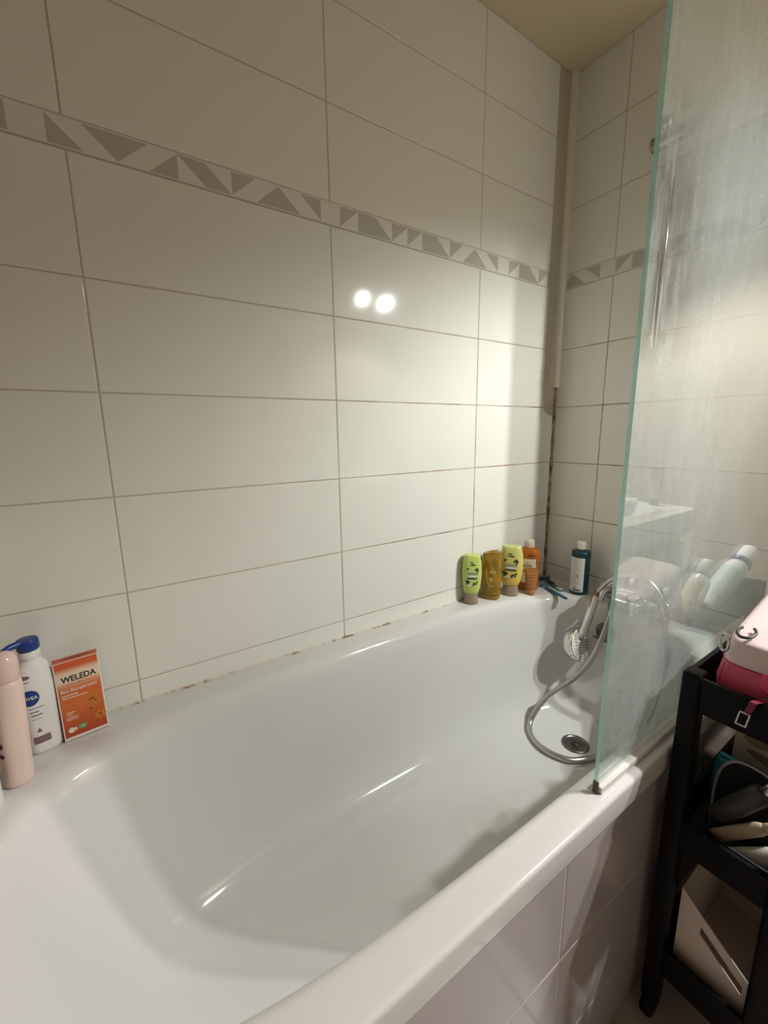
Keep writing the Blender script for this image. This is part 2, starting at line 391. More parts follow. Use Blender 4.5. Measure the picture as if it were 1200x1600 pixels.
lathe(bm, [(0.0, 0.040), (0.002, 0.040), (0.004, 0.038), (0.0045, 0.034), (0.002, 0.032), (0.0012, 0.020), (0.002, 0.012), (0.0005, 0.010)], 40, (-0.297, -0.352, 0.2075))
dr = obj('drain', bm, steel_m, bath, angle=50)
bm = bmesh.new()
lathe(bm, [(0.0, 0.011), (0.003, 0.011), (0.0055, 0.008), (0.0065, 0.0)], 24, (-0.297, -0.352, 0.2075), caps=False)
obj('drain_plug', bm, dark_m, dr)
bm = bmesh.new()
lathe(bm, [(0, 0.031), (0.004, 0.031), (0.007, 0.028), (0.009, 0.018), (0.009, 0.0)], 32, (-0.105, -0.315, 0.512), (-0.98, 0, 0.15), caps=False)
ov = obj('overflow', bm, steel_m, bath)
bm = bmesh.new(); cyl(bm, (-0.114, -0.280, 0.486), (-0.116, -0.335, 0.484), 0.0035)
obj('overflow_lever', bm, steel_m, ov)

# ------------------------------------------------------------------ glass bath screen
HAZE = 0.39
def schlick(N, Lk, f0):
    g = N.new('ShaderNodeNewGeometry')
    d = N.new('ShaderNodeVectorMath'); d.operation = 'DOT_PRODUCT'; Lk.new(g.outputs['Incoming'], d.inputs[0]); Lk.new(g.outputs['Normal'], d.inputs[1])
    a = N.new('ShaderNodeMath'); a.operation = 'ABSOLUTE'; Lk.new(d.outputs['Value'], a.inputs[0])
    b = N.new('ShaderNodeMath'); b.operation = 'SUBTRACT'; b.inputs[0].default_value = 1.0; Lk.new(a.outputs[0], b.inputs[1])
    c = N.new('ShaderNodeMath'); c.operation = 'POWER'; Lk.new(b.outputs[0], c.inputs[0]); c.inputs[1].default_value = 5.0
    e = N.new('ShaderNodeMath'); e.operation = 'MULTIPLY_ADD'; Lk.new(c.outputs[0], e.inputs[0]); e.inputs[1].default_value = 1-f0; e.inputs[2].default_value = f0
    return e.outputs[0]
def glass_mats():
    m = bpy.data.materials.new('clear_pane'); N, Lk = nodes_of(m); N.remove(N['Principled BSDF']); out = N['Material Output']
    tr = N.new('ShaderNodeBsdfTransparent'); tr.inputs[0].default_value = (0.93, 0.965, 0.95, 1)
    gl = N.new('ShaderNodeBsdfGlossy'); gl.inputs['Roughness'].default_value = 0.015
    fr_ = schlick(N, Lk, 0.04)
    mx = N.new('ShaderNodeMixShader'); Lk.new(fr_, mx.inputs[0]); Lk.new(tr.outputs[0], mx.inputs[1]); Lk.new(gl.outputs[0], mx.inputs[2])
    Lk.new(mx.outputs[0], out.inputs[0])
    # limescale film on the wet side
    h = bpy.data.materials.new('limescaled_pane'); N, Lk = nodes_of(h); N.remove(N['Principled BSDF']); out = N['Material Output']
    tr = N.new('ShaderNodeBsdfTransparent'); tr.inputs[0].default_value = (0.95, 0.975, 0.965, 1)
    df = N.new('ShaderNodeBsdfDiffuse'); df.inputs[0].default_value = (0.76, 0.815, 0.83, 1)
    tl = N.new('ShaderNodeBsdfTranslucent'); tl.inputs[0].default_value = (0.76, 0.815, 0.83, 1)
    sc = N.new('ShaderNodeMixShader'); sc.inputs[0].default_value = 0.30
    Lk.new(df.outputs[0], sc.inputs[1]); Lk.new(tl.outputs[0], sc.inputs[2])
    g = N.new('ShaderNodeNewGeometry'); sep = N.new('ShaderNodeSeparateXYZ'); Lk.new(g.outputs['Position'], sep.inputs[0])
    def noise(sx, sz, scale, det, lo, hi, a, b):
        mp = N.new('ShaderNodeMapping'); mp.inputs['Scale'].default_value = (sx, 1, sz); Lk.new(g.outputs['Position'], mp.inputs[0])
        n = N.new('ShaderNodeTexNoise'); n.inputs['Scale'].default_value = scale; n.inputs['Detail'].default_value = det; n.inputs['Roughness'].default_value = 0.6
        Lk.new(mp.outputs[0], n.inputs['Vector'])
        r = N.new('ShaderNodeMapRange'); r.inputs[1].default_value = lo; r.inputs[2].default_value = hi; r.inputs[3].default_value = a; r.inputs[4].default_value = b
        Lk.new(n.outputs['Fac'], r.inputs[0]); return r.outputs[0]
    def mr(sock, lo, hi, a, b):
        r = N.new('ShaderNodeMapRange'); r.interpolation_type = 'SMOOTHSTEP'; r.inputs[1].default_value = lo; r.inputs[2].default_value = hi; r.inputs[3].default_value = a; r.inputs[4].default_value = b
        Lk.new(sock, r.inputs[0]); return r.outputs[0]
    def op(k, a, b):
        q = N.new('ShaderNodeMath'); q.operation = k
        for i, s in enumerate((a, b)):
            if isinstance(s, (int, float)): q.inputs[i].default_value = s
            else: Lk.new(s, q.inputs[i])
        return q.outputs[0]
    big = noise(7, 4.0, 1.0, 4, 0.32, 0.68, 0.74, 1.16)              # wiped patches
    streak = noise(48, 11, 1.0, 5, 0.30, 0.70, 0.91, 1.08)            # runs
    fine = noise(260, 150, 1.0, 2, 0.3, 0.7, 0.93, 1.07)
    # rinsed area near the free edge where the spray hits
    rx = mr(sep.outputs['X'], -0.80, -0.62, 1.0, 0.0)
    rz1 = mr(sep.outputs['Z'], 1.24, 1.30, 0.0, 1.0); rz2 = mr(sep.outputs['Z'], 1.46, 1.56, 1.0, 0.0)
    patchn = noise(42, 9, 1.0, 6, 0.42, 0.58, 0.05, 1.0)
    rinse = op('MULTIPLY', op('MULTIPLY', op('MULTIPLY', rx, rz1), rz2), patchn)
    low = mr(sep.outputs['Z'], 0.62, 1.0, 1.10, 1.0)
    f = op('MULTIPLY', op('MULTIPLY', op('MULTIPLY', big, streak), fine), low)
    f = op('MULTIPLY', f, HAZE)
    f = op('MULTIPLY', f, mr(sep.outputs['X'], -0.66, -0.12, 1.0, 0.14))       # thinner film towards the end wall, also tones down the lamps' bright patch
    f = op('MULTIPLY', f, op('SUBTRACT', 1.0, op('MULTIPLY', rinse, 0.85)))
    mx1 = N.new('ShaderNodeMixShader'); Lk.new(f, mx1.inputs[0]); Lk.new(tr.outputs[0], mx1.inputs[1]); Lk.new(sc.outputs[0], mx1.inputs[2])
    gl = N.new('ShaderNodeBsdfGlossy'); gl.inputs['Roughness'].default_value = 0.04
    fm = op('MULTIPLY', schlick(N, Lk, 0.035), 0.6)
    mx = N.new('ShaderNodeMixShader'); Lk.new(fm, mx.inputs[0]); Lk.new(mx1.outputs[0], mx.inputs[1]); Lk.new(gl.outputs[0], mx.inputs[2])
    Lk.new(mx.outputs[0], out.inputs[0])
    return m, h
pane_clear, pane_haze = glass_mats()
edge_m = pm('green_glass_edge', (0.50, 0.86, 0.76), 0.18, spec=0.6, vary=0.2, vscale=30)
N, Lk = edge_m.node_tree.nodes, edge_m.node_tree.links
_t = N.new('ShaderNodeBsdfTransparent'); _t.inputs[0].default_value = (0.62, 0.93, 0.84, 1)
_m = N.new('ShaderNodeMixShader'); _m.inputs[0].default_value = 0.62
Lk.new(_t.outputs[0], _m.inputs[1]); Lk.new(N['Principled BSDF'].outputs[0], _m.inputs[2]); Lk.new(_m.outputs[0], N['Material Output'].inputs[0])
screen = thing('bath_screen', 'glass bath screen with limescale streaks standing on the bath rim', 'shower screen', (-0.41, -0.682, RIM))
GX0, GX1, GY0, GY1, GZ0, GZ1 = -0.412, 0.404, -0.003, 0.003, 0.008, 1.42
bm = bmesh.new()
v = [bm.verts.new((x, y, z)) for x in (GX0, GX1) for y in (GY0, GY1) for z in (GZ0, GZ1)]
for idx, mi in (((0, 1, 3, 2), 2), ((4, 6, 7, 5), 2), ((0, 4, 5, 1), 0), ((2, 3, 7, 6), 1), ((0, 2, 6, 4), 2), ((1, 5, 7, 3), 2)):
    bm.faces.new([v[i] for i in idx]).material_index = mi
obj('pane', bm, [pane_clear, pane_haze, edge_m], screen, smooth=False)
seal_m = pm('clear_seal', (0.74, 0.70, 0.66), 0.25, spec=0.5, vary=0.12, vscale=14)
bm = bmesh.new(); box(bm, GX0+0.004, GX1, -0.009, 0.007, 0.0005, 0.012, 0.002)
obj('bottom_seal', bm, seal_m, screen)
bm = bmesh.new(); box(bm, GX0-0.0008, GX0+0.003, -0.0045, 0.0042, 0.0005, 0.022, 0.0012)
obj('end_cap', bm, pm('grimy_rubber', (0.10, 0.075, 0.06), 0.6), screen)
bm = bmesh.new(); box(bm, GX1-0.028, GX1+0.004, -0.013, 0.013, 0.012, 1.42, 0.003)
obj('wall_profile', bm, pm('aluminium', (0.7, 0.7, 0.69), 0.3, metal=1.0), screen)

# ------------------------------------------------------------------ shower fittings
mixer = thing('mixer_tap', 'chrome bath mixer tap on the end wall above the rim', 'tap', (0, -0.385, 0.655))
bm = bmesh.new()
cyl(bm, (-0.085, 0.062, 0), (-0.085, -0.075, 0), 0.022, bev=0.003); cyl(bm, (-0.085, -0.03, 0), (-0.155, -0.03, -0.008), 0.016, 0.014, bev=0.003)
cyl(bm, (-0.155, -0.03, -0.012), (-0.155, -0.03, -0.032), 0.012)
obj('body', bm, chrome_m, mixer)
for sy in (0.045, -0.060):
    bm = bmesh.new(); lathe(bm, [(0.0, 0.030), (0.004, 0.030), (0.010, 0.022), (0.012, 0.013), (0.085, 0.013)], 32, (-0.001, sy, 0), (-1, 0, 0))
    obj('wall_flange', bm, chrome_m, mixer)
for s in (1, -1):
    bm = bmesh.new()
    y0 = 0.064 if s > 0 else -0.077
    lathe(bm, [(0, 0.021), (0.004, 0.027), (0.030, 0.0275), (0.036, 0.025), (0.038, 0.018), (0.038, 0.0)], 36, (-0.085, y0, 0), (0, s, 0), caps=False)
    for i in range(16):
        t = 2*PI*i/16
        cyl(bm, (-0.085+0.0272*math.cos(t), y0+s*0.006, 0.0272*math.sin(t)), (-0.085+0.0272*math.cos(t), y0+s*0.029, 0.0272*math.sin(t)), 0.0018, k=6)
    obj('knob', bm, chrome_m, mixer)
bm = bmesh.new()
cyl(bm, (-0.085, 0.040, 0.018), (-0.092, 0.050, 0.034), 0.009); cyl(bm, (-0.118, 0.078, 0.018), (-0.126, 0.0885, -0.030), 0.0145, 0.0135, bev=0.002)
tube(bm, crom([(-0.088, 0.045, 0.026), (-0.1, 0.058, 0.030), (-0.119, 0.079, 0.008)], 6), 0.0065, 10)
obj('shower_holder', bm, chrome_m, mixer)
bm = bmesh.new(); cyl(bm, (-0.118, 0.046, -0.012), (-0.128, 0.048, -0.050), 0.0115, 0.0105, bev=0.001); cyl(bm, (-0.09, 0.046, -0.006), (-0.12, 0.046, -0.014), 0.009)
obj('hose_outlet', bm, pm('dark_chrome', (0.25, 0.24, 0.23), 0.2, metal=1.0), mixer)

# hand shower hanging head down in the holder
HE, HH = Vector((-0.135, -0.291, 0.640)), Vector((-0.160, -0.272, 0.515))      # handle end, neck
hs = thing('hand_shower', 'chrome hand shower hanging head down from the mixer', 'shower head', HE)
ax = (HH-HE).normalized()
bm = bmesh.new()
pts = [HE-HE + ax*t for t in (0.0, 0.012, 0.03, 0.07, 0.105, 0.125, 0.14)]
tube(bm, pts, 0.012, 20, lambda i: (0.0095, 0.0115, 0.0125, 0.0135, 0.0125, 0.0115, 0.010)[i])
obj('handle', bm, chrome_m, hs)
fn = Vector((-0.35, -0.80, 0.02)).normalized()                                   # way the spray face looks
fn = (fn - ax*fn.dot(ax)*0.6).normalized()
side = Vector((0.88, -0.46, 0.10)).normalized()
fn = Vector((0.10, -0.80, 0.24)).normalized()
hc = (HH-HE) + ax*0.052
bm = bmesh.new()
lathe(bm, [(-0.030, 0.0), (-0.030, 0.034), (-0.026, 0.048), (-0.014, 0.0535), (0.0, 0.055), (0.004, 0.054), (0.005, 0.050)], 44, hc, fn, caps=False)
hd = obj('head', bm, chrome_m, hs)
bm = bmesh.new()
lathe(bm, [(0.0, 0.0525), (0.0055, 0.0520), (0.0072, 0.046), (0.0078, 0.0)], 44, hc, fn, caps=False)
face_m = pm('white_spray_face', (0.80, 0.78, 0.72), 0.45)
fp = obj('spray_face', bm, face_m, hd)
bm = bmesh.new(); q = fn.to_track_quat('Z', 'Y')
for ring, n in ((0.009, 6), (0.0185, 12), (0.028, 18), (0.0375, 24), (0.0455, 30)):
    for i in range(n):
        t = 2*PI*i/n + ring*40
        c = hc + q @ Vector((ring*math.cos(t), ring*math.sin(t), 0.0072)); cyl(bm, c, c + fn*0.0022, 0.0019, 0.0014, k=8)
obj('nozzles', bm, pm('grey_nozzle', (0.28, 0.26, 0.24), 0.6), fp)
bm = bmesh.new()
tube(bm, [ax*0.115, ax*0.125, (HH-HE)+ax*0.01, (HH-HE)+ax*0.02-fn*0.006], 0.012, 16, lambda i: (0.0115, 0.0135, 0.014, 0.013)[i])
obj('neck', bm, chrome_m, hs)
bm = bmesh.new(); cyl(bm, ax*(-0.014), ax*0.002, 0.0085, 0.0105)
obj('hose_nut', bm, pm('dark_chrome', (0.25, 0.24, 0.23), 0.2, metal=1.0), hs)

hp = crom([(-0.128, -0.338, 0.605), (-0.134, -0.335, 0.575), (-0.165, -0.337, 0.525), (-0.205, -0.330, 0.455), (-0.245, -0.302, 0.390), (-0.295, -0.245, 0.310), (-0.345, -0.226, 0.240), (-0.385, -0.252, 0.2185),
           (-0.405, -0.312, 0.2170), (-0.385, -0.378, 0.2165), (-0.335, -0.410, 0.2165), (-0.270, -0.432, 0.2185), (-0.215, -0.455, 0.235), (-0.165, -0.485, 0.31), (-0.140, -0.502, 0.42),
           (-0.132, -0.498, 0.57), (-0.132, -0.490, 0.647), (-0.132, -0.464, 0.706), (-0.132, -0.425, 0.735), (-0.132, -0.372, 0.730), (-0.132, -0.330, 0.704), (-0.132, -0.304, 0.672), tuple(HE - ax*0.013)], 22)
bm = bmesh.new(); tube(bm, hp, 0.0082, 12, lambda i: 0.0084 if i % 2 else 0.0077)
tag(obj('shower_hose', bm, hose_m, angle=80), 'ribbed metal shower hose looping over the bath floor', 'hose')

rail = thing('shower_rail', 'chrome shower riser rail behind the glass screen', 'shower rail', (-0.05, -0.347, 1.40))
bm = bmesh.new(); cyl(bm, (0, 0, 0), (0, 0, 0.66), 0.010, bev=0.002); obj('bar', bm, chrome_m, rail)
for z in (0.03, 0.63):
    bm = bmesh.new(); cyl(bm, (0.0485, 0, z), (-0.004, 0, z), 0.016, 0.013, bev=0.002); obj('bracket', bm, chrome_m, rail)
bm = bmesh.new(); cyl(bm, (0, 0.056, 0.535), (0, -0.040, 0.535), 0.019, bev=0.004); cyl(bm, (-0.02, 0.0, 0.535), (-0.055, 0.0, 0.553), 0.014, 0.016, bev=0.002)
obj('slider', bm, pm('brown_chrome', (0.34, 0.28, 0.24), 0.22, metal=1.0), rail)

# ------------------------------------------------------------------ bottles on the far rim
FACE = lambda p: math.atan2(camo.location.y-p[1], camo.location.x-p[0]) + PI/2      # turn a label towards the room
def pos(x, y, z=RIM+0.0005): return (x, y, z)
ink = pm('dark_green_ink', (0.02, 0.05, 0.03), 0.5); pale_ink = pm('pale_ink', (0.75, 0.80, 0.70), 0.5); grey_ink = pm('grey_green_ink', (0.25, 0.32, 0.24), 0.5)
cap_brown = pm('taupe_cap', (0.33, 0.25, 0.17), 0.22, spec=0.6)
def conditioner(name, label, loc, rot, w, h, body_m, lean=0.0, stretch=1.0):
    t = thing(name, label, 'bottle', loc, rot, 'capped bottles standing on the far rim')
    H = h; capz = 0.036*stretch
    bm = bmesh.new()
    loft(bm, [sring(0, 0, z, w*rx, w*ry, 2.3, 40) for z, rx, ry in ((0, .33, .29), (.002, .36, .32), (.006, .37, .325), (capz-.006, .325, .285), (capz, .32, .28))])
    obj('cap', bm, cap_brown, t)
    B = Body([(capz, w*.30, w*.26, 2.3), (capz+.004, w*.36, w*.30, 2.4), (capz+.020, w*.43, w*.325, 2.5), (capz+.045, w*.485, w*.335, 2.6), (capz+(H-capz)*.55, w*.50, w*.33, 2.7), (capz+(H-capz)*.80, w*.475, w*.31, 2.9), (H-.012, w*.42, w*.275, 3.1), (H-.003, w*.405, w*.26, 3.2), (H, w*.375, w*.235, 3.2)])
    b = obj('body', B.bm(), body_m, t)
    z0 = capz; hh = H-capz
    def dk(bm):
        for cx, cz, rx, rz in ((-.04, .835, .10, .014), (-.02, .785, .15, .012), (.06, .765, .12, .010)):
            disc(bm, B, w*cx, z0+hh*cz, w*rx, hh*rz, .0006, 14, random.uniform(-.2, .2))
        for cx, cz, r in ((-.22, .68, .05), (-.26, .655, .04), (.22, .67, .075), (.27, .64, .06), (.15, .65, .05), (.24, .60, .05), (-.27, .345, .085), (-.19, .33, .08), (-.25, .28, .06), (.10, .29, .075), (.17, .275, .07), (.06, .255, .05), (.24, .33, .055)):
            disc(bm, B, w*cx, z0+hh*cz, w*r, w*r*.8, .0006, 12, random.uniform(0, 3))
        patch(bm, B, -w*.25, w*.25, z0+hh*.405, z0+hh*.435, .0006, 8, 2)
    marks(B, 'label_print', ink, b, dk)
    def gr(bm):
        patch(bm, B, -w*.24, w*.27, z0+hh*.52, z0+hh*.58, .0005, 8, 3)
        patch(bm, B, -w*.24, w*.24, z0+hh*.44, z0+hh*.455, .0005, 8, 2)
    marks(B, 'label_band', grey_ink, b, gr)
    def pl(bm):
        patch(bm, B, -w*.20, w*.20, z0+hh*.465, z0+hh*.505, .0006, 8, 3)
        for cx, cz, r in ((-.20, .24, .06), (-.10, .26, .05), (.14, .26, .028)): disc(bm, B, w*cx, z0+hh*cz, w*r, hh*r*.5, .0008, 12)
    marks(B, 'label_highlight', pale_ink, b, pl)
    t.rotation_euler = (lean, 0, rot)
    return t
lime = pm('lime_plastic', (0.56, 0.66, 0.17), 0.3, spec=0.45)
def grad_mat(name, c0, c1, z0, z1, rough=0.3):
    m = bpy.data.materials.new(name); N, Lk = nodes_of(m); p = N['Principled BSDF']; p.inputs['Roughness'].default_value = rough
    tc = N.new('ShaderNodeTexCoord'); sp = N.new('ShaderNodeSeparateXYZ'); Lk.new(tc.outputs['Object'], sp.inputs[0])
    r = N.new('ShaderNodeMapRange'); r.inputs[1].default_value = z0; r.inputs[2].default_value = z1; Lk.new(sp.outputs['Z'], r.inputs[0])
    mx = N.new('ShaderNodeMix'); mx.data_type = 'RGBA'; mx.inputs[6].default_value = (*c0, 1); mx.inputs[7].default_value = (*c1, 1)
    Lk.new(r.outputs[0], mx.inputs[0]); Lk.new(mx.outputs[2], p.inputs['Base Color']); return m
yel = grad_mat('yellow_lime_plastic', (0.76, 0.53, 0.10), (0.58, 0.60, 0.20), 0.08, 0.165)
p = (-0.440, -0.032); conditioner('conditioner_bottle', 'lime green bottle standing on its brown cap, leftmost by the long wall', pos(*p), FACE(p)+0.10, 0.064, 0.168, lime)
p = (-0.272, -0.056); conditioner('conditioner_bottle', 'yellow bottle fading to lime, standing on its brown cap', pos(*p), FACE(p)-0.05, 0.079, 0.176, yel)
# squashed olive gel bottle
olive_m = pm('olive_gel', (0.46, 0.27, 0.03), 0.12, spec=0.6, trans=0.35, vary=0.35, vscale=45, bump=0.35, bscale=35)
p = (-0.356, -0.042)
t = thing('gel_bottle', 'crumpled translucent olive-amber gel bottle between the green and yellow bottles', 'bottle', pos(*p), FACE(p)-0.1)
rings = []
for i in range(24):
    f = i/23; z = 0.168*f
    wv = 0.0300 + 0.0014*math.sin(f*19) + 0.003*f; dv = (0.021 + 0.0012*math.sin(f*23+1))*(1-0.35*f**3)
    rings.append((z, wv*(1 if f < .96 else .93), dv, 2.6, 0.0018*math.sin(f*13)))
rings = [(0, .0255, .017, 2.4, 0), (.002, .0285, .0195, 2.5, 0)] + rings[1:]
B = Body(rings); bm = B.bm()
for v in bm.verts:
    a = math.atan2(v.co.y, v.co.x); k = 0.0016*math.sin(5*a+v.co.z*90)*math.sin(v.co.z*19)
    v.co.x += k*math.cos(a); v.co.y += k*math.sin(a)
    if v.co.z > 0.12: v.co.z -= 0.010*max(0, -v.co.x/0.03)*((v.co.z-0.12)/0.05)
b = obj('body', bm, olive_m, t, angle=60)
bm = bmesh.new(); loft(bm, [sring(0, 0, z, rx, ry, 2.5, 40) for z, rx, ry in ((.0155, .0306, .0212), (.017, .0312, .0218), (.019, .0306, .0212))])
obj('base_band', bm, pm('olive_dark', (0.16, 0.13, 0.02), 0.25), t)
marks(B, 'label_print', pm('gold_ink', (0.52, 0.36, 0.14), 0.35), b, lambda bm: [patch(bm, B, -.004, .016, .095, .104, .0012, 5, 2), disc(bm, B, .001, .074, .006, .008, .0012), patch(bm, B, -.006, .014, .050, .054, .0012, 5, 2)])
# big orange shower oil bottle
p = (-0.178, -0.056)
t = thing('shower_oil_bottle', 'tall clear orange bottle with cream label and pale cap near the corner', 'bottle', pos(*p), FACE(p)+0.05)
orange_m = pm('orange_oil', (0.66, 0.19, 0.02), 0.10, spec=0.6, trans=0.35, ior=1.4)
B = Body([(0, .033, .022, 2.6), (.002, .036, .0245, 2.7), (.006, .0375, .026, 2.8), (.125, .0385, .0265, 2.8), (.140, .0375, .0255, 2.7), (.149, .031, .022, 2.5), (.154, .021, .018, 2.2), (.157, .0165, .0165, 2)])
b = obj('body', B.bm(), orange_m, t)
bm = bmesh.new(); lathe(bm, [(.1572, .0175), (.159, .0185), (.176, .0180), (.182, .0165), (.185, .012), (.1855, 0)], 32, caps=False)
obj('cap', bm, pm('pale_pink_cap', (0.80, 0.66, 0.58), 0.3), t)
lab = marks(B, 'label', pm('cream_label', (0.84, 0.74, 0.58), 0.45), b, lambda bm: patch(bm, B, -.030, .026, .030, .118, .0005, 12, 6))
marks(B, 'label_lettering', pm('brown_ink', (0.10, 0.06, 0.035), 0.5), lab, lambda bm: [lettering(bm, B, 'NUXE', -.003, .093, .0105, .001, .012), disc(bm, B, -.003, .1035, .003, .002, .001), patch(bm, B, -.022, .010, .0755, .0785, .001, 6, 1), patch(bm, B, -.022, .004, .069, .0715, .001, 6, 1)])
marks(B, 'label_corner', pm('dark_corner', (0.09, 0.07, 0.06), 0.5), lab, lambda bm: polyf(bm, B, [(.004, .1182), (.0262, .1182), (.0262, .094)], .0009))
marks(B, 'neck_lettering', pm('brown_ink', (0.10, 0.06, 0.035), 0.5), b, lambda bm: patch(bm, B, -.004, .018, .127, .133, .0006, 6, 1))
# small tube standing in front of it
p = (-0.214, -0.098)
t = thing('travel_tube', 'small translucent brown tube standing on its cap before the orange bottle', 'tube', pos(*p), FACE(p))
tb = pm('amber_tube', (0.52, 0.22, 0.07), 0.28, trans=0.25)
bm = bmesh.new(); loft(bm, [sring(0, 0, z, r, r, 2, 32) for z, r in ((0, .0140), (.0015, .0150), (.018, .0158), (.020, .0150))])
obj('cap', bm, pm('amber_cap', (0.50, 0.21, 0.06), 0.3), t)
B = Body([(.020, .0135, .0135, 2), (.024, .0185, .0170, 2), (.050, .0208, .0155, 2.1), (.078, .0226, .0085, 2.3), (.088, .0232, .0022, 2.4), (.096, .0232, .0012, 3)])
b = obj('body', B.bm(), tb, t)
marks(B, 'label_print', pm('tube_ink', (0.30, 0.12, 0.05), 0.5), b, lambda bm: [patch(bm, B, -.014, .014, .070, .073, .0006, 6, 1), patch(bm, B, -.010, .010, .062, .065, .0006, 6, 1), patch(bm, B, -.008, .008, .052, .054, .0006, 6, 1)])
# teal bottle
p = (-0.066, -0.188)
t = thing('shampoo_bottle', 'dark teal cylindrical bottle with white label and cap by the end wall', 'bottle', pos(*p), FACE(p)-0.12)
B = Body([(0, .028, .028, 2), (.002, .0300, .0300, 2), (.006, .0310, .0310, 2), (.146, .0310, .0310, 2), (.152, .0300, .0300, 2), (.155, .0265, .0265, 2), (.156, .0145, .0145, 2), (.160, .0135, .0135, 2)])
b = obj('body', B.bm(), pm('teal_plastic', (0.008, 0.040, 0.058), 0.22, spec=0.5), t)
bm = bmesh.new(); lathe(bm, [(.1605, .0145), (.162, .0158), (.184, .0152), (.187, .0140), (.1875, 0)], 32, caps=False)
for i in range(24):
    a = 2*PI*i/24; cyl(bm, (.0152*math.cos(a), .0152*math.sin(a), .163), (.0150*math.cos(a), .0150*math.sin(a), .183), .0009, k=6)
obj('cap', bm, pm('ivory_cap', (0.84, 0.80, 0.70), 0.35), t)
lab = marks(B, 'label', pm('white_label', (0.74, 0.72, 0.68), 0.4), b, lambda bm: patch(bm, B, -.0300, .0165, .012, .134, .0005, 16, 4))
def lines(bm):
    for i in range(9): patch(bm, B, -.026, .013 - .003*(i % 3), .125-.0062*i, .1258-.0062*i, .0009, 8, 1)
    for i in range(5): patch(bm, B, -.024, .012 - .006*(i % 2), .060-.005*i, .0606-.005*i, .0009, 8, 1)
    disc(bm, B, -.004, .068, .006, .007, .0008); disc(bm, B, -.010, .028, .004, .004, .0009)
marks(B, 'label_print', pm('label_grey_ink', (0.42, 0.42, 0.42), 0.5), lab, lines)
marks(B, 'label_footer', pm('navy_ink', (0.05, 0.06, 0.12), 0.5), lab, lambda bm: patch(bm, B, -.018, .010, .0155, .0205, .0009, 6, 1))
# razors
razor_m = pm('blue_razor', (0.035, 0.105, 0.16), 0.4); razor_l = pm('light_blue_razor', (0.16, 0.28, 0.36), 0.4)
def razor(name, label, head, tail, dark=False):
    head, tail = Vector(head), Vector(tail)
    d = tail-head; L = d.length
    t = thing(name, label, 'razor', (head.x, head.y, head.z), math.atan2(d.y, d.x), 'disposable razors in the rim corner')
    bm = bmesh.new()
    prof = [(0.004, .004, .003, .010), (.014, .0035, .003, .007), (.028, .006, .0035, .0055), (.05, .0075, .004, .005), (L*.75, .0080, .0042, .0047), (L-.004, .0078, .0038, .0043), (L, .0060, .002, .0043)]
    rs = [[Vector((x, wd*math.cos(a)*(1), z + th*math.sin(a))) for a in [2*PI*i/14 for i in range(14)]] for x, wd, th, z in prof]
    loft(bm, rs); h = obj('handle', bm, razor_m, t)
    bm = bmesh.new(); box(bm, -.010, .006, -.021, .021, 0.003, .013, .0025); hd = obj('blade_head', bm, razor_m, t)
    bm = bmesh.new()
    for i in range(2): box(bm, -.0105, -.0095, -.019, .019, .005+.004*i, .0062+.004*i)
    obj('blade', bm, chrome_m, hd)
    if dark:
        bm = bmesh.new(); loft(bm, [sring(.045, 0, z, .026*s, .0088*s, 2, 24) for z, s in ((.004, 1), (.009, 1), (.0105, .8))]); obj('grip_pad', bm, dark_m, t)
        bm = bmesh.new(); box(bm, L-.03, L-.001, -.0083, .0083, .001, .0092, .002); obj('pale_tip', bm, pm('pale_tip', (0.42, 0.47, 0.42), 0.4), t)
    else:
        bm = bmesh.new()
        for i in range(5): cyl(bm, (.045+.006*i, -.006, .0088), (.045+.006*i, .006, .0088), .0007, k=6)
        obj('grip_ridge', bm, razor_m, t)
    return t
razor('razor', 'blue disposable razor lying nearest the basin edge of the corner', (-0.122, -0.078, RIM+.0005), (-0.163, -0.205, RIM+.0005))
razor('razor', 'blue disposable razor with black oval grip lying behind the other', (-0.056, -0.042, RIM+.0005), (-0.108, -0.150, RIM+.0005), True)
bm = bmesh.new(); box(bm, -.006, .006, -.010, .010, 0, .034, .003)
o = obj('plastic_sleeve', bm, razor_l); o.location = (-0.088, -0.030, RIM+.0005); o.rotation_euler = (0.0, 0, 0.5)
tag(o, 'small light blue plastic sleeve standing in the rim corner', 'sleeve')

# ------------------------------------------------------------------ bottles at the left end
p = (-1.594, -0.124)
t = thing('shower_bottle', 'pale pink bottle with rounded cap at the left end of the rim', 'bottle', pos(*p), FACE(p)-0.25)
pink_b = pm('pale_pink_plastic', (0.78, 0.60, 0.52), 0.35); pink_c = pm('pale_pink_shiny_cap', (0.78, 0.56, 0.50), 0.15, spec=0.6)
B = Body([(0, .0180, .0180, 2), (.002, .0195, .0195, 2), (.006, .0202, .0202, 2), (.165, .0202, .0202, 2), (.176, .0196, .0196, 2), (.182, .0182, .0182, 2), (.184, .0168, .0168, 2)])
b = obj('body', B.bm(), pink_b, t)
bm = bmesh.new(); lathe(bm, [(.1845, .0168), (.186, .0178), (.208, .0178), (.219, .0166), (.227, .0135), (.231, .008), (.2325, 0)], 40, caps=False)
obj('cap', bm, pink_c, t)
t.rotation_euler = (0, 0.045, t.rotation_euler.z)
marks(B, 'label_print', pm('plum_ink', (0.10, 0.025, 0.05), 0.4), b, lambda bm: [disc(bm, B, -.0150, .078, .0045, .005), disc(bm, B, -.0140, .060, .004, .004), patch(bm, B, -.0190, -.0145, .098, .118, .0006, 4, 4)])
p = (-1.565, -0.047)
t = thing('lotion_bottle', 'white pump lotion bottle with blue pump head beside the orange box', 'bottle', pos(*p), FACE(p)+0.12)
whitep = pm('white_plastic', (0.82, 0.79, 0.76), 0.3)
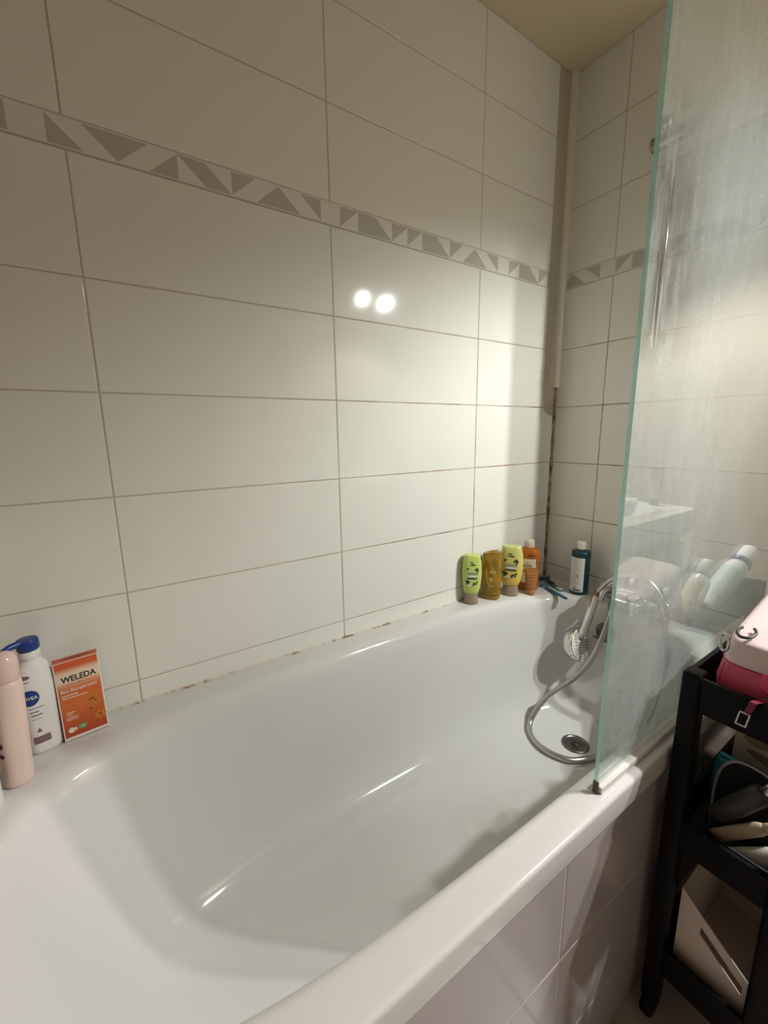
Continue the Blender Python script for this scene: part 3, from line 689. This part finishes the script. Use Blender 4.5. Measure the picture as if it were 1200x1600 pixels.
B = Body([(0, .0235, .0195, 2.4), (.002, .0258, .0215, 2.5), (.008, .0268, .0225, 2.6), (.125, .0265, .0222, 2.6), (.150, .0250, .0205, 2.5), (.165, .0225, .0180, 2.3), (.174, .0165, .0150, 2.1), (.180, .0140, .0138, 2)])
b = obj('body', B.bm(), whitep, t)
bm = bmesh.new(); lathe(bm, [(.1805, .0150), (.182, .0160), (.192, .0160), (.195, .0145), (.196, .0)], 32, caps=False)
obj('collar', bm, whitep, t)
blue_m = pm('blue_pump', (0.015, 0.045, 0.23), 0.3)
bm = bmesh.new(); lathe(bm, [(.1965, .0155), (.199, .0168), (.212, .0163), (.2155, .0150), (.2165, 0)], 32, caps=False)
tube(bm, [Vector((-.012, -.006, .213)), Vector((-.026, -.011, .213)), Vector((-.036, -.015, .210)), Vector((-.040, -.016, .206))], .0045, 10, lambda i: (.006, .0055, .0045, .004)[i])
obj('pump_head', bm, blue_m, t)
emb = marks(B, 'emblem', pm('blue_emblem', (0.015, 0.05, 0.22), 0.3), b, lambda bm: disc(bm, B, -.0135, .113, .0135, .0150, .0006, 28))
marks(B, 'emblem_lettering', whitep, emb, lambda bm: lettering(bm, B, 'NIVEA', -.0135, .113, .0085, .0012, .015, width=.0215))
def lot(bm):
    disc(bm, B, -.016, .152, .008, .0035); patch(bm, B, -.022, -.010, .1425, .1440, .0006, 4, 1)
    patch(bm, B, -.017, .004, .0915, .0928, .0006, 6, 1); patch(bm, B, -.016, -.004, .084, .0862, .0006, 6, 1); patch(bm, B, -.016, .000, .077, .0792, .0006, 6, 1); patch(bm, B, -.016, -.001, .070, .0708, .0006, 6, 1)
    patch(bm, B, -.018, .006, .022, .036, .0006, 8, 3); polyf(bm, B, [(-.012, .044), (-.004, .044), (-.008, .053)])
marks(B, 'label_print', pm('mauve_ink', (0.22, 0.13, 0.15), 0.5), b, lot)
# sliver of a further bottle at the very end
t = thing('white_bottle', 'white bottle mostly out of frame beside the pink bottle', 'bottle', pos(-1.632, -0.166), 0)
B = Body([(0, .022, .022, 2), (.004, .025, .025, 2), (.10, .025, .025, 2), (.12, .020, .020, 2), (.128, .012, .012, 2)])
obj('body', B.bm(), whitep, t)
bm = bmesh.new(); lathe(bm, [(.1285, .0125), (.150, .0120), (.151, 0)], 24, caps=False); obj('cap', bm, whitep, t)
# orange carton
bx = thing('bath_salt_box', 'orange and white cardboard carton leaning back beside the pump bottle', 'box', (-1.501, -0.0575, RIM+.0018), 0.128)
BW, BH, BD = 0.086, 0.150, 0.030
def carton_mat():
    m = bpy.data.materials.new('orange_carton'); N, Lk = nodes_of(m); p = N['Principled BSDF']; p.inputs['Roughness'].default_value = 0.4
    tc = N.new('ShaderNodeTexCoord'); sp = N.new('ShaderNodeSeparateXYZ'); Lk.new(tc.outputs['Object'], sp.inputs[0])
    cr = N.new('ShaderNodeValToRGB'); el = cr.color_ramp.elements
    el[0].position = 0.0; el[0].color = (0.42, 0.045, 0.015, 1); el[1].position = 1.0; el[1].color = (0.62, 0.10, 0.03, 1)
    for ps, c in ((0.25, (0.52, 0.10, 0.02)), (0.45, (0.62, 0.15, 0.03)), (0.62, (0.62, 0.13, 0.03)), (0.70, (0.68, 0.30, 0.15)), (0.76, (0.80, 0.66, 0.52)), (0.85, (0.78, 0.58, 0.42)), (0.92, (0.62, 0.11, 0.035))):
        e = el.new(ps); e.color = (*c, 1)
    r = N.new('ShaderNodeMapRange'); r.inputs[2].default_value = BH; Lk.new(sp.outputs['Z'], r.inputs[0]); Lk.new(r.outputs[0], cr.inputs[0])
    Lk.new(cr.outputs[0], p.inputs['Base Color']); return m
cart_m = carton_mat(); card_w = pm('carton_white', (0.80, 0.70, 0.63), 0.5)
bm = bmesh.new(); box(bm, -BW/2, BW/2, 0, BD, 0, BH, 0.0008, 1)
cb = obj('carton', bm, card_w, bx, smooth=False)
FB = Flat((0, 0, 0), (1, 0, 0), (0, 0, 1), (0, -1, 0)); TP = Flat((0, 0, BH), (1, 0, 0), (0, 1, 0), (0, 0, 1))
marks(FB, 'front_print', cart_m, cb, lambda bm: patch(bm, FB, -BW/2+.0028, BW/2-.0028, .006, BH-.001, .0003, 2, 2))
marks(TP, 'lid', pm('orange_card', (0.62, 0.11, 0.035), 0.4), cb, lambda bm: patch(bm, TP, -BW/2+.001, BW/2-.001, .001, BD-.001, .0003, 2, 2))
SDp = Flat((-BW/2, 0, 0), (0, 1, 0), (0, 0, 1), (-1, 0, 0))
marks(SDp, 'side_print', pm('orange_card', (0.62, 0.11, 0.035), 0.4), cb, lambda bm: patch(bm, SDp, .001, BD-.001, .004, BH-.002, .0003, 2, 2))
blk = pm('black_ink', (0.015, 0.012, 0.012), 0.5)
marks(FB, 'brand_lettering', blk, cb, lambda bm: lettering(bm, FB, 'WELEDA', .001, .116, .0150, .0008, .022, width=.066))
marks(TP, 'lid_lettering', blk, cb, lambda bm: lettering(bm, TP, 'WELEDA', .002, .015, .012, .0008, .012, width=.048))
marks(FB, 'product_lettering', card_w, cb, lambda bm: [lettering(bm, FB, 'Bain Récupération', -.036, .0945, .0082, .0008, .012, width=.068, align='LEFT'), lettering(bm, FB, 'sportive', -.036, .0865, .0082, .0008, .012, align='LEFT', width=.030),
      patch(bm, FB, -.034, .012, .0802, .0815, .0008, 2, 1), patch(bm, FB, -.032, -.016, .0520, .0535, .0008, 2, 1), patch(bm, FB, -.032, -.020, .0475, .0488, .0008, 2, 1), patch(bm, FB, -.034, -.012, .0425, .0438, .0008, 2, 1), patch(bm, FB, -.034, -.012, .0388, .0400, .0008, 2, 1),
      disc(bm, FB, -.0275, .019, .0062, .0052, .0008), disc(bm, FB, -.0195, .0195, .0030, .0030, .0008)])
marks(FB, 'small_line', pm('grey_ink', (0.35, 0.28, 0.24), 0.5), cb, lambda bm: [patch(bm, FB, -.022, -.004, .1055, .1064, .0008, 2, 1), disc(bm, FB, .001, .106, .0026, .0026, .0008), patch(bm, FB, .006, .020, .1055, .1064, .0008, 2, 1)])
marks(FB, 'green_seal', pm('green_seal', (0.14, 0.36, 0.12), 0.5), cb, lambda bm: [disc(bm, FB, -.006, .0205, .0085, .0050, .0008, 24, .15)])
marks(FB, 'seal_mark', card_w, cb, lambda bm: [patch(bm, FB, -.010, -.002, .0198, .0214, .0012, 2, 1)])
def flowers(bm):
    for cx, cz, s in ((.020, .064, .8), (.026, .072, .6), (.016, .050, .7), (.027, .058, .9), (.030, .030, 1.3)):
        for i in range(7): disc(bm, FB, cx+.0055*s*math.cos(i*.9), cz+.0035*s*math.sin(i*.9), .0042*s, .0016*s, .0007, 8, i*.9)
marks(FB, 'flower_print', pm('flower_yellow', (0.58, 0.23, 0.03), 0.5), cb, flowers)
marks(FB, 'flower_shade', pm('flower_brown', (0.30, 0.07, 0.02), 0.5), cb, lambda bm: [disc(bm, FB, cx, cz, rx, rz, .0009, 10, rt) for cx, cz, rx, rz, rt in ((.018, .066, .006, .002, .2), (.024, .062, .004, .0015, -.3), (.014, .048, .005, .002, .4), (.030, .031, .004, .003, 0))])
bx.rotation_euler = (-0.06, 0, 0.128); bx.scale = (0.82, 0.8, 1.035)

# ------------------------------------------------------------------ black slim trolley
CX0, CX1, CY0, CY1 = -0.632, 0.03, -0.889, -0.712
trolley = thing('storage_trolley', 'slim black three-tier trolley standing beside the bath', 'trolley', ((CX0+CX1)/2, (CY0+CY1)/2, 0))
tx, ty = trolley.location.x, trolley.location.y
def local(bm):
    for v in bm.verts: v.co.x -= tx; v.co.y -= ty
    return bm
for x in (CX0, CX1-0.034):
    for y in (CY0, CY1-0.030):
        bm = bmesh.new(); box(bm, x, x+0.034, y, y+0.030, 0.062, 0.764, 0.006, 3); obj('post', local(bm), black_plastic, trolley)
        bm = bmesh.new(); cx_, cy_ = x+0.017, y+0.015
        cyl(bm, (cx_, cy_-0.010, 0.0265), (cx_, cy_+0.010, 0.0265), 0.026, bev=0.004); box(bm, cx_-0.014, cx_+0.014, cy_-0.014, cy_+0.014, 0.044, 0.064, 0.003)
        obj('caster', local(bm), black_plastic, trolley)
def tray(z0, z1):
    bm = bmesh.new()
    a = 0.005; th = 0.006
    def rr(i, z): return [Vector((x, y, z)) for x, y in ((CX0+a+i, CY0+a+i), (CX1-a-i, CY0+a+i), (CX1-a-i, CY1-a-i), (CX0+a+i, CY1-a-i))]
    loft(bm, [rr(0.004, z0), rr(0.001, z0+0.004), rr(0, z1-0.010), rr(-0.003, z1-0.009), rr(-0.003, z1-0.001), rr(-0.002, z1), rr(th-0.001, z1), rr(th, z1-0.003), rr(th+0.004, z0+0.006)], True, True)
    return obj('tray', local(bm), black_plastic, trolley, angle=35)
tray(0.695, 0.760); tray(0.415, 0.480); tray(0.120, 0.190)

# pink and white wash bag in the top tray
bag = thing('wash_bag', 'pink and white vinyl wash bag in the top tray of the trolley', 'bag', (-0.496, -0.811, 0.7015))
bag_pink = pm('pink_vinyl', (0.62, 0.085, 0.155), 0.38, spec=0.4, vary=0.15, vscale=14); bag_white = pm('pale_pink_vinyl', (0.66, 0.52, 0.51), 0.22, spec=0.5, vary=0.04)
def bagring(z, x0, x1, y0, y1, n=5.0, tilt=0.0):
    r = sring((x0+x1)/2, (y0+y1)/2, z, (x1-x0)/2, (y1-y0)/2, n, 48)
    for v in r: v.z += tilt*((v.x-x0)/(x1-x0)-.15)
    return r
SEAM = (-.100, .115, -.060, .064, 6)
bm = bmesh.new()
loft(bm, [bagring(0.0, -.088, .10, -.050, .056), bagring(.003, -.096, .11, -.056, .060), bagring(.02, -.105, .12, -.060, .068), bagring(.052, -.106, .12, -.061, .071, 5.5), bagring(.089, *SEAM, tilt=.006)])
obj('lower_panel', bm, bag_pink, bag, angle=70)
bm = bmesh.new()
loft(bm, [bagring(.0895, *SEAM, tilt=.006), bagring(.110, -.097, .112, -.059, .059, 7, .015), bagring(.1285, -.094, .108, -.057, .057, 8, .03), bagring(.1345, -.090, .104, -.054, .054, 8, .042), bagring(.1360, -.082, .097, -.048, .047, 8, .045)])
obj('upper_panel', bm, bag_white, bag, angle=70)
bm = bmesh.new()
pts = bagring(.0892, -.1005, .1155, -.0605, .0645, 6, tilt=.006); tube(bm, pts+[pts[0]], .0012, 6)
pts = crom([(-.100, .052, .003), (-.109, .056, .035), (-.1015, .053, .087)], 6); tube(bm, pts, .0012, 6)
obj('seam', bm, pm('dark_pink_piping', (0.40, 0.03, 0.09), 0.4), bag)
bm = bmesh.new()
pts = [Vector((-.074+.020*math.cos(t)*.9, .038+.011*math.sin(t), .1385+.0035*math.cos(t))) for t in [0.9+4.9*i/18 for i in range(19)]]
tube(bm, pts, .0024, 8)
obj('zip_pull', bm, dark_m, bag)
bm = bmesh.new()
pts = [Vector((-.094+.004*math.cos(t), .0590+.007*math.cos(t), .118+.015*math.sin(t))) for t in [2*PI*i/24 for i in range(25)]]
tube(bm, pts, .0022, 8)
obj('ring', bm, pm('grey_metal_ring', (0.55, 0.52, 0.50), 0.2, metal=1.0), bag)
strap_m = pm('dark_red_strap', (0.16, 0.012, 0.035), 0.45)
bm = bmesh.new()
c = Vector((-.110, -.012, .082))
lathe(bm, [(-0.004, .017), (0, .018), (.003, .017), (.0045, .013), (.005, 0)], 28, c, (-1, 0, .1), caps=False)
tab = obj('round_tab', bm, pm('crimson_vinyl', (0.62, 0.03, 0.09), 0.35), bag)
bm = bmesh.new(); lathe(bm, [(0, .0065), (.003, .006), (.005, .003), (.0053, 0)], 20, c + Vector((-.0053, 0, -.004)), (-1, 0, .1), caps=False)
obj('snap_button', bm, pm('brown_button', (0.13, 0.07, 0.05), 0.3, metal=0.6), tab)
bm = bmesh.new()
sp = crom([(-.116, -.012, .070), (-.121, -.006, .058), (-.1450, -.000, .0615), (-.1465, .003, .050), (-.1465, .007, .038)], 8)
for side_ in (0,):
    rs = [[p + Vector((0.0008*sx, 0.0042*sy, 0)) for sx, sy in ((-1, -1), (1, -1), (1, 1), (-1, 1))] for p in sp]
    loft(bm, rs)
obj('strap', bm, strap_m, bag, smooth=False)
bm = bmesh.new()
P0 = Vector((-.1485, .009, .030))
pts = [P0 + Vector((0, y, z)) for y, z in ((-.0075, .010), (.0045, .010), (.0075, -.012), (-.0045, -.012))]
for a, b in zip(pts, pts[1:]+pts[:1]): cyl(bm, a, b, .0013, k=8)
obj('buckle', bm, pm('bright_buckle', (0.62, 0.55, 0.53), 0.2, metal=1.0), bag)

# leaning bottles further along the top tray (seen mirrored in the glass)
def leaning(name, label, base, top, r, capr, body_m, cap_m, label_m, ring_m=None, blue=None):
    base, top = Vector(base), Vector(top); d = top-base; L = d.length
    t = thing(name, label, 'bottle', base)
    t.rotation_mode = 'QUATERNION'; t.rotation_quaternion = d.to_track_quat('Z', 'Y')
    bm = bmesh.new(); hb = L*.76
    lathe(bm, [(0, r*.9), (.003, r), (hb*.86, r), (hb*.94, r*.86), (hb, capr*.8), (hb+.003, capr*.8)], 32); b = obj('body', bm, body_m, t)
    bm = bmesh.new(); lathe(bm, [(hb+.004, capr*.9), (hb+.006, capr), (L-.004, capr*.97), (L, capr*.8), (L+.0005, 0)], 28, caps=False); obj('cap', bm, cap_m, t)
    bm = bmesh.new(); lathe(bm, [(L*.16, r+.0006), (L*.60, r+.0006)], 32, caps=False); obj('label', bm, label_m, b)
    if ring_m:
        bm = bmesh.new(); lathe(bm, [(hb-.004, r*.80), (hb-.003, r*.93), (hb+.006, r*.93), (hb+.007, r*.75)], 32); obj('neck_ring', bm, ring_m, t)
    return t
leaning('lotion_bottle', 'clear cream-labelled bottle leaning in the trolley, mirrored in the glass', (-0.345, -0.770, 0.722), (-0.240, -0.762, 0.856), .022, .016, pm('cloudy_plastic', (0.72, 0.70, 0.58), 0.25), pm('clear_white_cap', (0.86, 0.87, 0.86), 0.2), pm('cream_paper', (0.72, 0.66, 0.44), 0.5))
leaning('cleanser_bottle', 'white bottle with blue neck ring leaning in the trolley, mirrored in the glass', (-0.215, -0.770, 0.727), (-0.020, -0.744, 0.852), .026, .019, pm('milky_plastic', (0.80, 0.84, 0.82), 0.25), pm('clear_white_cap', (0.86, 0.87, 0.86), 0.2), pm('mint_paper', (0.55, 0.66, 0.62), 0.5), pm('navy_ring', (0.05, 0.08, 0.22), 0.3))

# middle tier
mid_z = 0.4225
ct = thing('tissue_packet', 'beige printed carton standing at the back of the middle tier', 'box', (-0.405, -0.808, mid_z), 0.0)
bm = bmesh.new(); box(bm, -.05, .05, -.055, .055, 0, .185, .002); c0 = obj('carton', bm, pm('beige_card', (0.50, 0.40, 0.33), 0.5, vary=0.06, vscale=20), ct, smooth=False)
FT = Flat((-.05, 0, 0), (0, -1, 0), (0, 0, 1), (-1, 0, 0))
marks(FT, 'print', pm('print_brown', (0.26, 0.12, 0.09), 0.5), c0, lambda bm: [disc(bm, FT, 0.0, .135, .036, .0085, .0006, 18, -.25), disc(bm, FT, .036, .168, .012, .016, .0006, 12, .4)])
marks(FT, 'print_olive', pm('print_olive', (0.24, 0.20, 0.12), 0.5), c0, lambda bm: [disc(bm, FT, -.022, .166, .020, .010, .0006, 16, -.1)])
tl_ = thing('plastic_pouch', 'turquoise plastic pouch in front of the beige carton', 'pouch', (-0.488, -0.805, mid_z), 0.05)
bm = bmesh.new()
loft(bm, [sring(0, 0, z, a, b, 3, 32) for z, a, b in ((0, .022, .060), (.01, .028, .066), (.08, .028, .067), (.11, .024, .066), (.124, .016, .064), (.129, .006, .062))])
obj('body', bm, pm('turquoise_plastic', (0.015, 0.17, 0.24), 0.2, spec=0.6, vary=0.25, vscale=30), tl_, angle=60)
bm = bmesh.new(); tube(bm, [Vector((.0, -.060+.12*i/14, .1315+.001*math.sin(i))) for i in range(15)], .004, 8)
obj('zip_edge', bm, pm('light_turquoise', (0.05, 0.34, 0.42), 0.2), tl_)
pc = thing('toiletry_case', 'open black case with grey piping on the middle tier', 'case', (-0.560, -0.800, mid_z), 0.0)
case_m = pm('black_fabric', (0.010, 0.010, 0.012), 0.7)
bm = bmesh.new()
prof = [(-.078, .0), (.040, .0), (.046, .03), (.045, .105), (.034, .145), (.010, .163), (-.030, .157), (-.064, .128), (-.078, .085)]
pp = crom([(0, y, z) for y, z in prof], 6)
# back lid standing up plus shallow bowl
loft(bm, [[Vector((.028+dx, p.y, p.z)) for p in pp] for dx in (0, .006)])
obj('lid', bm, case_m, pc)
bm = bmesh.new()
loft(bm, [sring(-.012, -.022, z, a, b, 4, 32) for z, a, b in ((0.0005, .034, .052), (.02, .038, .056), (.050, .038, .057), (.050, .034, .053), (.012, .033, .050))])
obj('bowl', bm, case_m, pc)
bm = bmesh.new(); tube(bm, [Vector((.027, p.y, p.z)) for p in crom([(0, y, z) for y, z in [(.043, .005)]+prof[2:]], 6)], .0022, 8)
obj('piping', bm, pm('grey_piping', (0.36, 0.35, 0.34), 0.5), pc)
def lying(name, label, cat, a, b, r, body_m, cap_m, capfrac=.2, capr=.6, flat=1.0):
    a, b = Vector(a), Vector(b); d = b-a; L = d.length
    t = thing(name, label, cat, a); t.rotation_mode = 'QUATERNION'; t.rotation_quaternion = d.to_track_quat('Z', 'X')
    hb = L*(1-capfrac)
    bm = bmesh.new(); loft(bm, [sring(0, 0, z, rx, ry, 2.2, 28) for z, rx, ry in ((0, r*.95, r*flat*.35), (.004, r, r*flat*.5), (hb*.4, r, r*flat*.85), (hb*.9, r*.95, r*.95*max(flat, .7)), (hb-.002, r*.8, r*.8*max(flat, .7)), (hb, r*capr, r*capr))]); obj('body', bm, body_m, t)
    bm = bmesh.new(); lathe(bm, [(hb+.0005, r*capr*.9), (hb+.002, r*capr), (L-.002, r*capr*.95), (L, r*capr*.8)], 24); obj('cap', bm, cap_m, t)
    return t
lying('spray_tube', 'dark grey tube with silver end lying in the black case', 'tube', (-0.575, -0.772, .488), (-0.556, -0.842, .594), .017, pm('dark_grey_tube', (0.055, 0.05, 0.047), 0.35), pm('silver_ridged_cap', (0.75, 0.73, 0.70), 0.2, metal=1.0), .22, .6, 1.0)
lying('cream_tube', 'cream coloured wrinkled tube lying low in the black case', 'tube', (-0.588, -0.778, .459), (-0.568, -0.850, .531), .0115, pm('cream_tube', (0.48, 0.38, 0.25), 0.4, vary=0.2, vscale=60), pm('cream_tube_cap', (0.60, 0.52, 0.40), 0.4), .2, .6, .7)
lying('hand_cream_tube', 'white tube lying at the front edge of the black case', 'tube', (-0.596, -0.804, .4440), (-0.580, -0.872, .5000), .0155, pm('offwhite_tube', (0.56, 0.52, 0.45), 0.4), pm('offwhite_cap', (0.62, 0.60, 0.55), 0.4), .2, .6, .7)

# white bin on the bottom tier
bin_ = thing('plastic_bin', 'white plastic bin with a slot handle on the bottom tier', 'bin', (-0.49, -0.808, 0.1275), 0.0)
bin_m = pm('white_bin_plastic', (0.70, 0.61, 0.54), 0.4)
bm = bmesh.new()
# near side panel with sloping rim and a slot parallel to it (local x = -0.112)
X = -0.112
y0, y1 = 0.058, -0.062            # left (towards the bath) and right
zt = lambda y: 0.100 + (y-y1)/(y0-y1)*0.095
def quad(a, b, c, d): bm.faces.new([bm.verts.new(p) for p in (a, b, c, d)])
ys = [y0, 0.024, -0.042, y1]
def panel(x):
    zs = lambda y: (0.0, zt(y)-0.040, zt(y)-0.022, zt(y))
    for i in range(3):
        for j in range(3):
            if i == 1 and j == 1: continue
            a, b = ys[i], ys[i+1]
            quad((x, a, zs(a)[j]), (x, b, zs(b)[j]), (x, b, zs(b)[j+1]), (x, a, zs(a)[j+1]))
panel(X)
quad((X, y0, 0), (X, y0, zt(y0)), (0.13, y0, 0.235), (0.13, y0, 0)); quad((X, y1, 0), (X, y1, zt(y1)), (0.13, y1, 0.235), (0.13, y1, 0))
quad((0.13, y0, 0), (0.13, y0, 0.235), (0.13, y1, 0.235), (0.13, y1, 0)); quad((X, y0, 0), (X, y1, 0), (0.13, y1, 0), (0.13, y0, 0))
bmesh.ops.remove_doubles(bm, verts=bm.verts, dist=1e-5)
o = obj('body', bm, bin_m, bin_, smooth=False)
so = o.modifiers.new('solid', 'SOLIDIFY'); so.thickness = 0.003; so.offset = 0
bv = o.modifiers.new('bev', 'BEVEL'); bv.width = 0.0012; bv.segments = 2

# ------------------------------------------------------------------ washbasin and its lamps (seen mirrored in the glass)
van = thing('washbasin_unit', 'white washbasin unit opposite the bath, mirrored in the glass screen', 'washbasin', (-0.04, -1.28, 0))
bm = bmesh.new(); box(bm, -.28, .28, -.32, .28, 0.001, .80, .003); obj('cabinet', bm, pm('cabinet_wood', (0.30, 0.21, 0.14), 0.5, vary=0.2), van)
bm = bmesh.new()
loft(bm, [tring(-.28, .28, -.335, .30, .805, 40, 64), tring(-.298, .298, -.337, .318, .83, 40, 64), tring(-.30, .30, -.338, .32, .892, 40, 64), tring(-.295, .295, -.335, .315, .90, 40, 64), tring(-.235, .235, -.19, .255, .90, 5, 64), tring(-.225, .225, -.18, .245, .890, 5, 64), tring(-.18, .18, -.14, .20, .83, 4, 64), tring(-.06, .06, -.03, .09, .815, 2, 64)])
obj('basin', bm, enamel_m, van, angle=45)
for s in (-1, 1):
    bm = bmesh.new(); box(bm, s*.14-.13, s*.14+.13, .281, .297, .03, .78, .003); d = obj('door', bm, pm('cabinet_wood', (0.30, 0.21, 0.14), 0.5), van)
    bm = bmesh.new(); cyl(bm, (s*.03, .312, .50), (s*.03, .312, .62), .005); cyl(bm, (s*.03, .296, .51), (s*.03, .312, .51), .004); cyl(bm, (s*.03, .296, .61), (s*.03, .312, .61), .004); obj('handle', bm, chrome_m, d)
bm = bmesh.new(); cyl(bm, (0, -.25, .90), (0, -.25, 1.02), .018, bev=.003); tube(bm, crom([(0, -.25, 1.0), (0, -.18, 1.02), (0, -.12, .99)], 6), .011, 12); cyl(bm, (0, -.25, 1.02), (0, -.30, 1.06), .006); obj('basin_tap', bm, chrome_m, van)
tt = thing('toothpaste_tube', 'white tube standing on the washbasin corner, mirrored in the glass', 'tube', (0.205, -1.085, 0.9008), 0.6)
bm = bmesh.new(); lathe(bm, [(0, .014), (.022, .0145), (.024, .012)], 24); obj('cap', bm, pm('grey_cap', (0.30, 0.31, 0.31), 0.4), tt)
B = Body([(.024, .012, .012, 2), (.03, .018, .018, 2), (.09, .024, .011, 2.2), (.135, .027, .0015, 2.6)]); b = obj('body', B.bm(), whitep, tt)
marks(B, 'print', pm('tube_grey_print', (0.16, 0.18, 0.18), 0.5), b, lambda bm: disc(bm, B, 0, .055, .007, .010, .0008))
sd = thing('soap_dish', 'white soap dish on the washbasin edge, mirrored in the glass', 'soap dish', (0.185, -1.19, 0.9008))
bm = bmesh.new(); loft(bm, [sring(0, 0, z, a, b, 3, 32) for z, a, b in ((0, .035, .045), (.014, .040, .052), (.014, .036, .048), (.006, .032, .042))]); obj('dish', bm, whitep, sd)
lampf = thing('vanity_lamp', 'chrome two-spot lamp on the wall above the washbasin', 'lamp', (0.10, -1.618, 2.02))
bm = bmesh.new(); box(bm, -.14, .14, 0, .025, -.03, .03, .004); obj('wall_plate', bm, chrome_m, lampf)
glow = bpy.data.materials.new('lamp_lens'); N, Lk = nodes_of(glow); pb = N['Principled BSDF']
pb.inputs['Emission Color'].default_value = (1, 0.95, 0.86, 1); pb.inputs['Emission Strength'].default_value = 60.0
for L in LAMPS:
    Lv = Vector(L) - lampf.location; d = (LAMP_AIM-Vector(L)).normalized()
    bm = bmesh.new(); cyl(bm, Vector((Lv.x*.7, .02, 0)), Lv-d*.07, .007)
    arm = obj('arm', bm, chrome_m, lampf)
    bm = bmesh.new(); lathe(bm, [(-.08, .014), (-.075, .020), (-.03, .026), (-.006, .028), (-.006, .026), (-.012, .0155), (-.012, 0)], 28, Lv, d); hsg = obj('shade', bm, chrome_m, lampf)
    bm = bmesh.new(); lathe(bm, [(-.010, .0150), (-.006, .012), (-.004, 0)], 28, Lv, d, caps=False); obj('bulb', bm, glow, hsg)
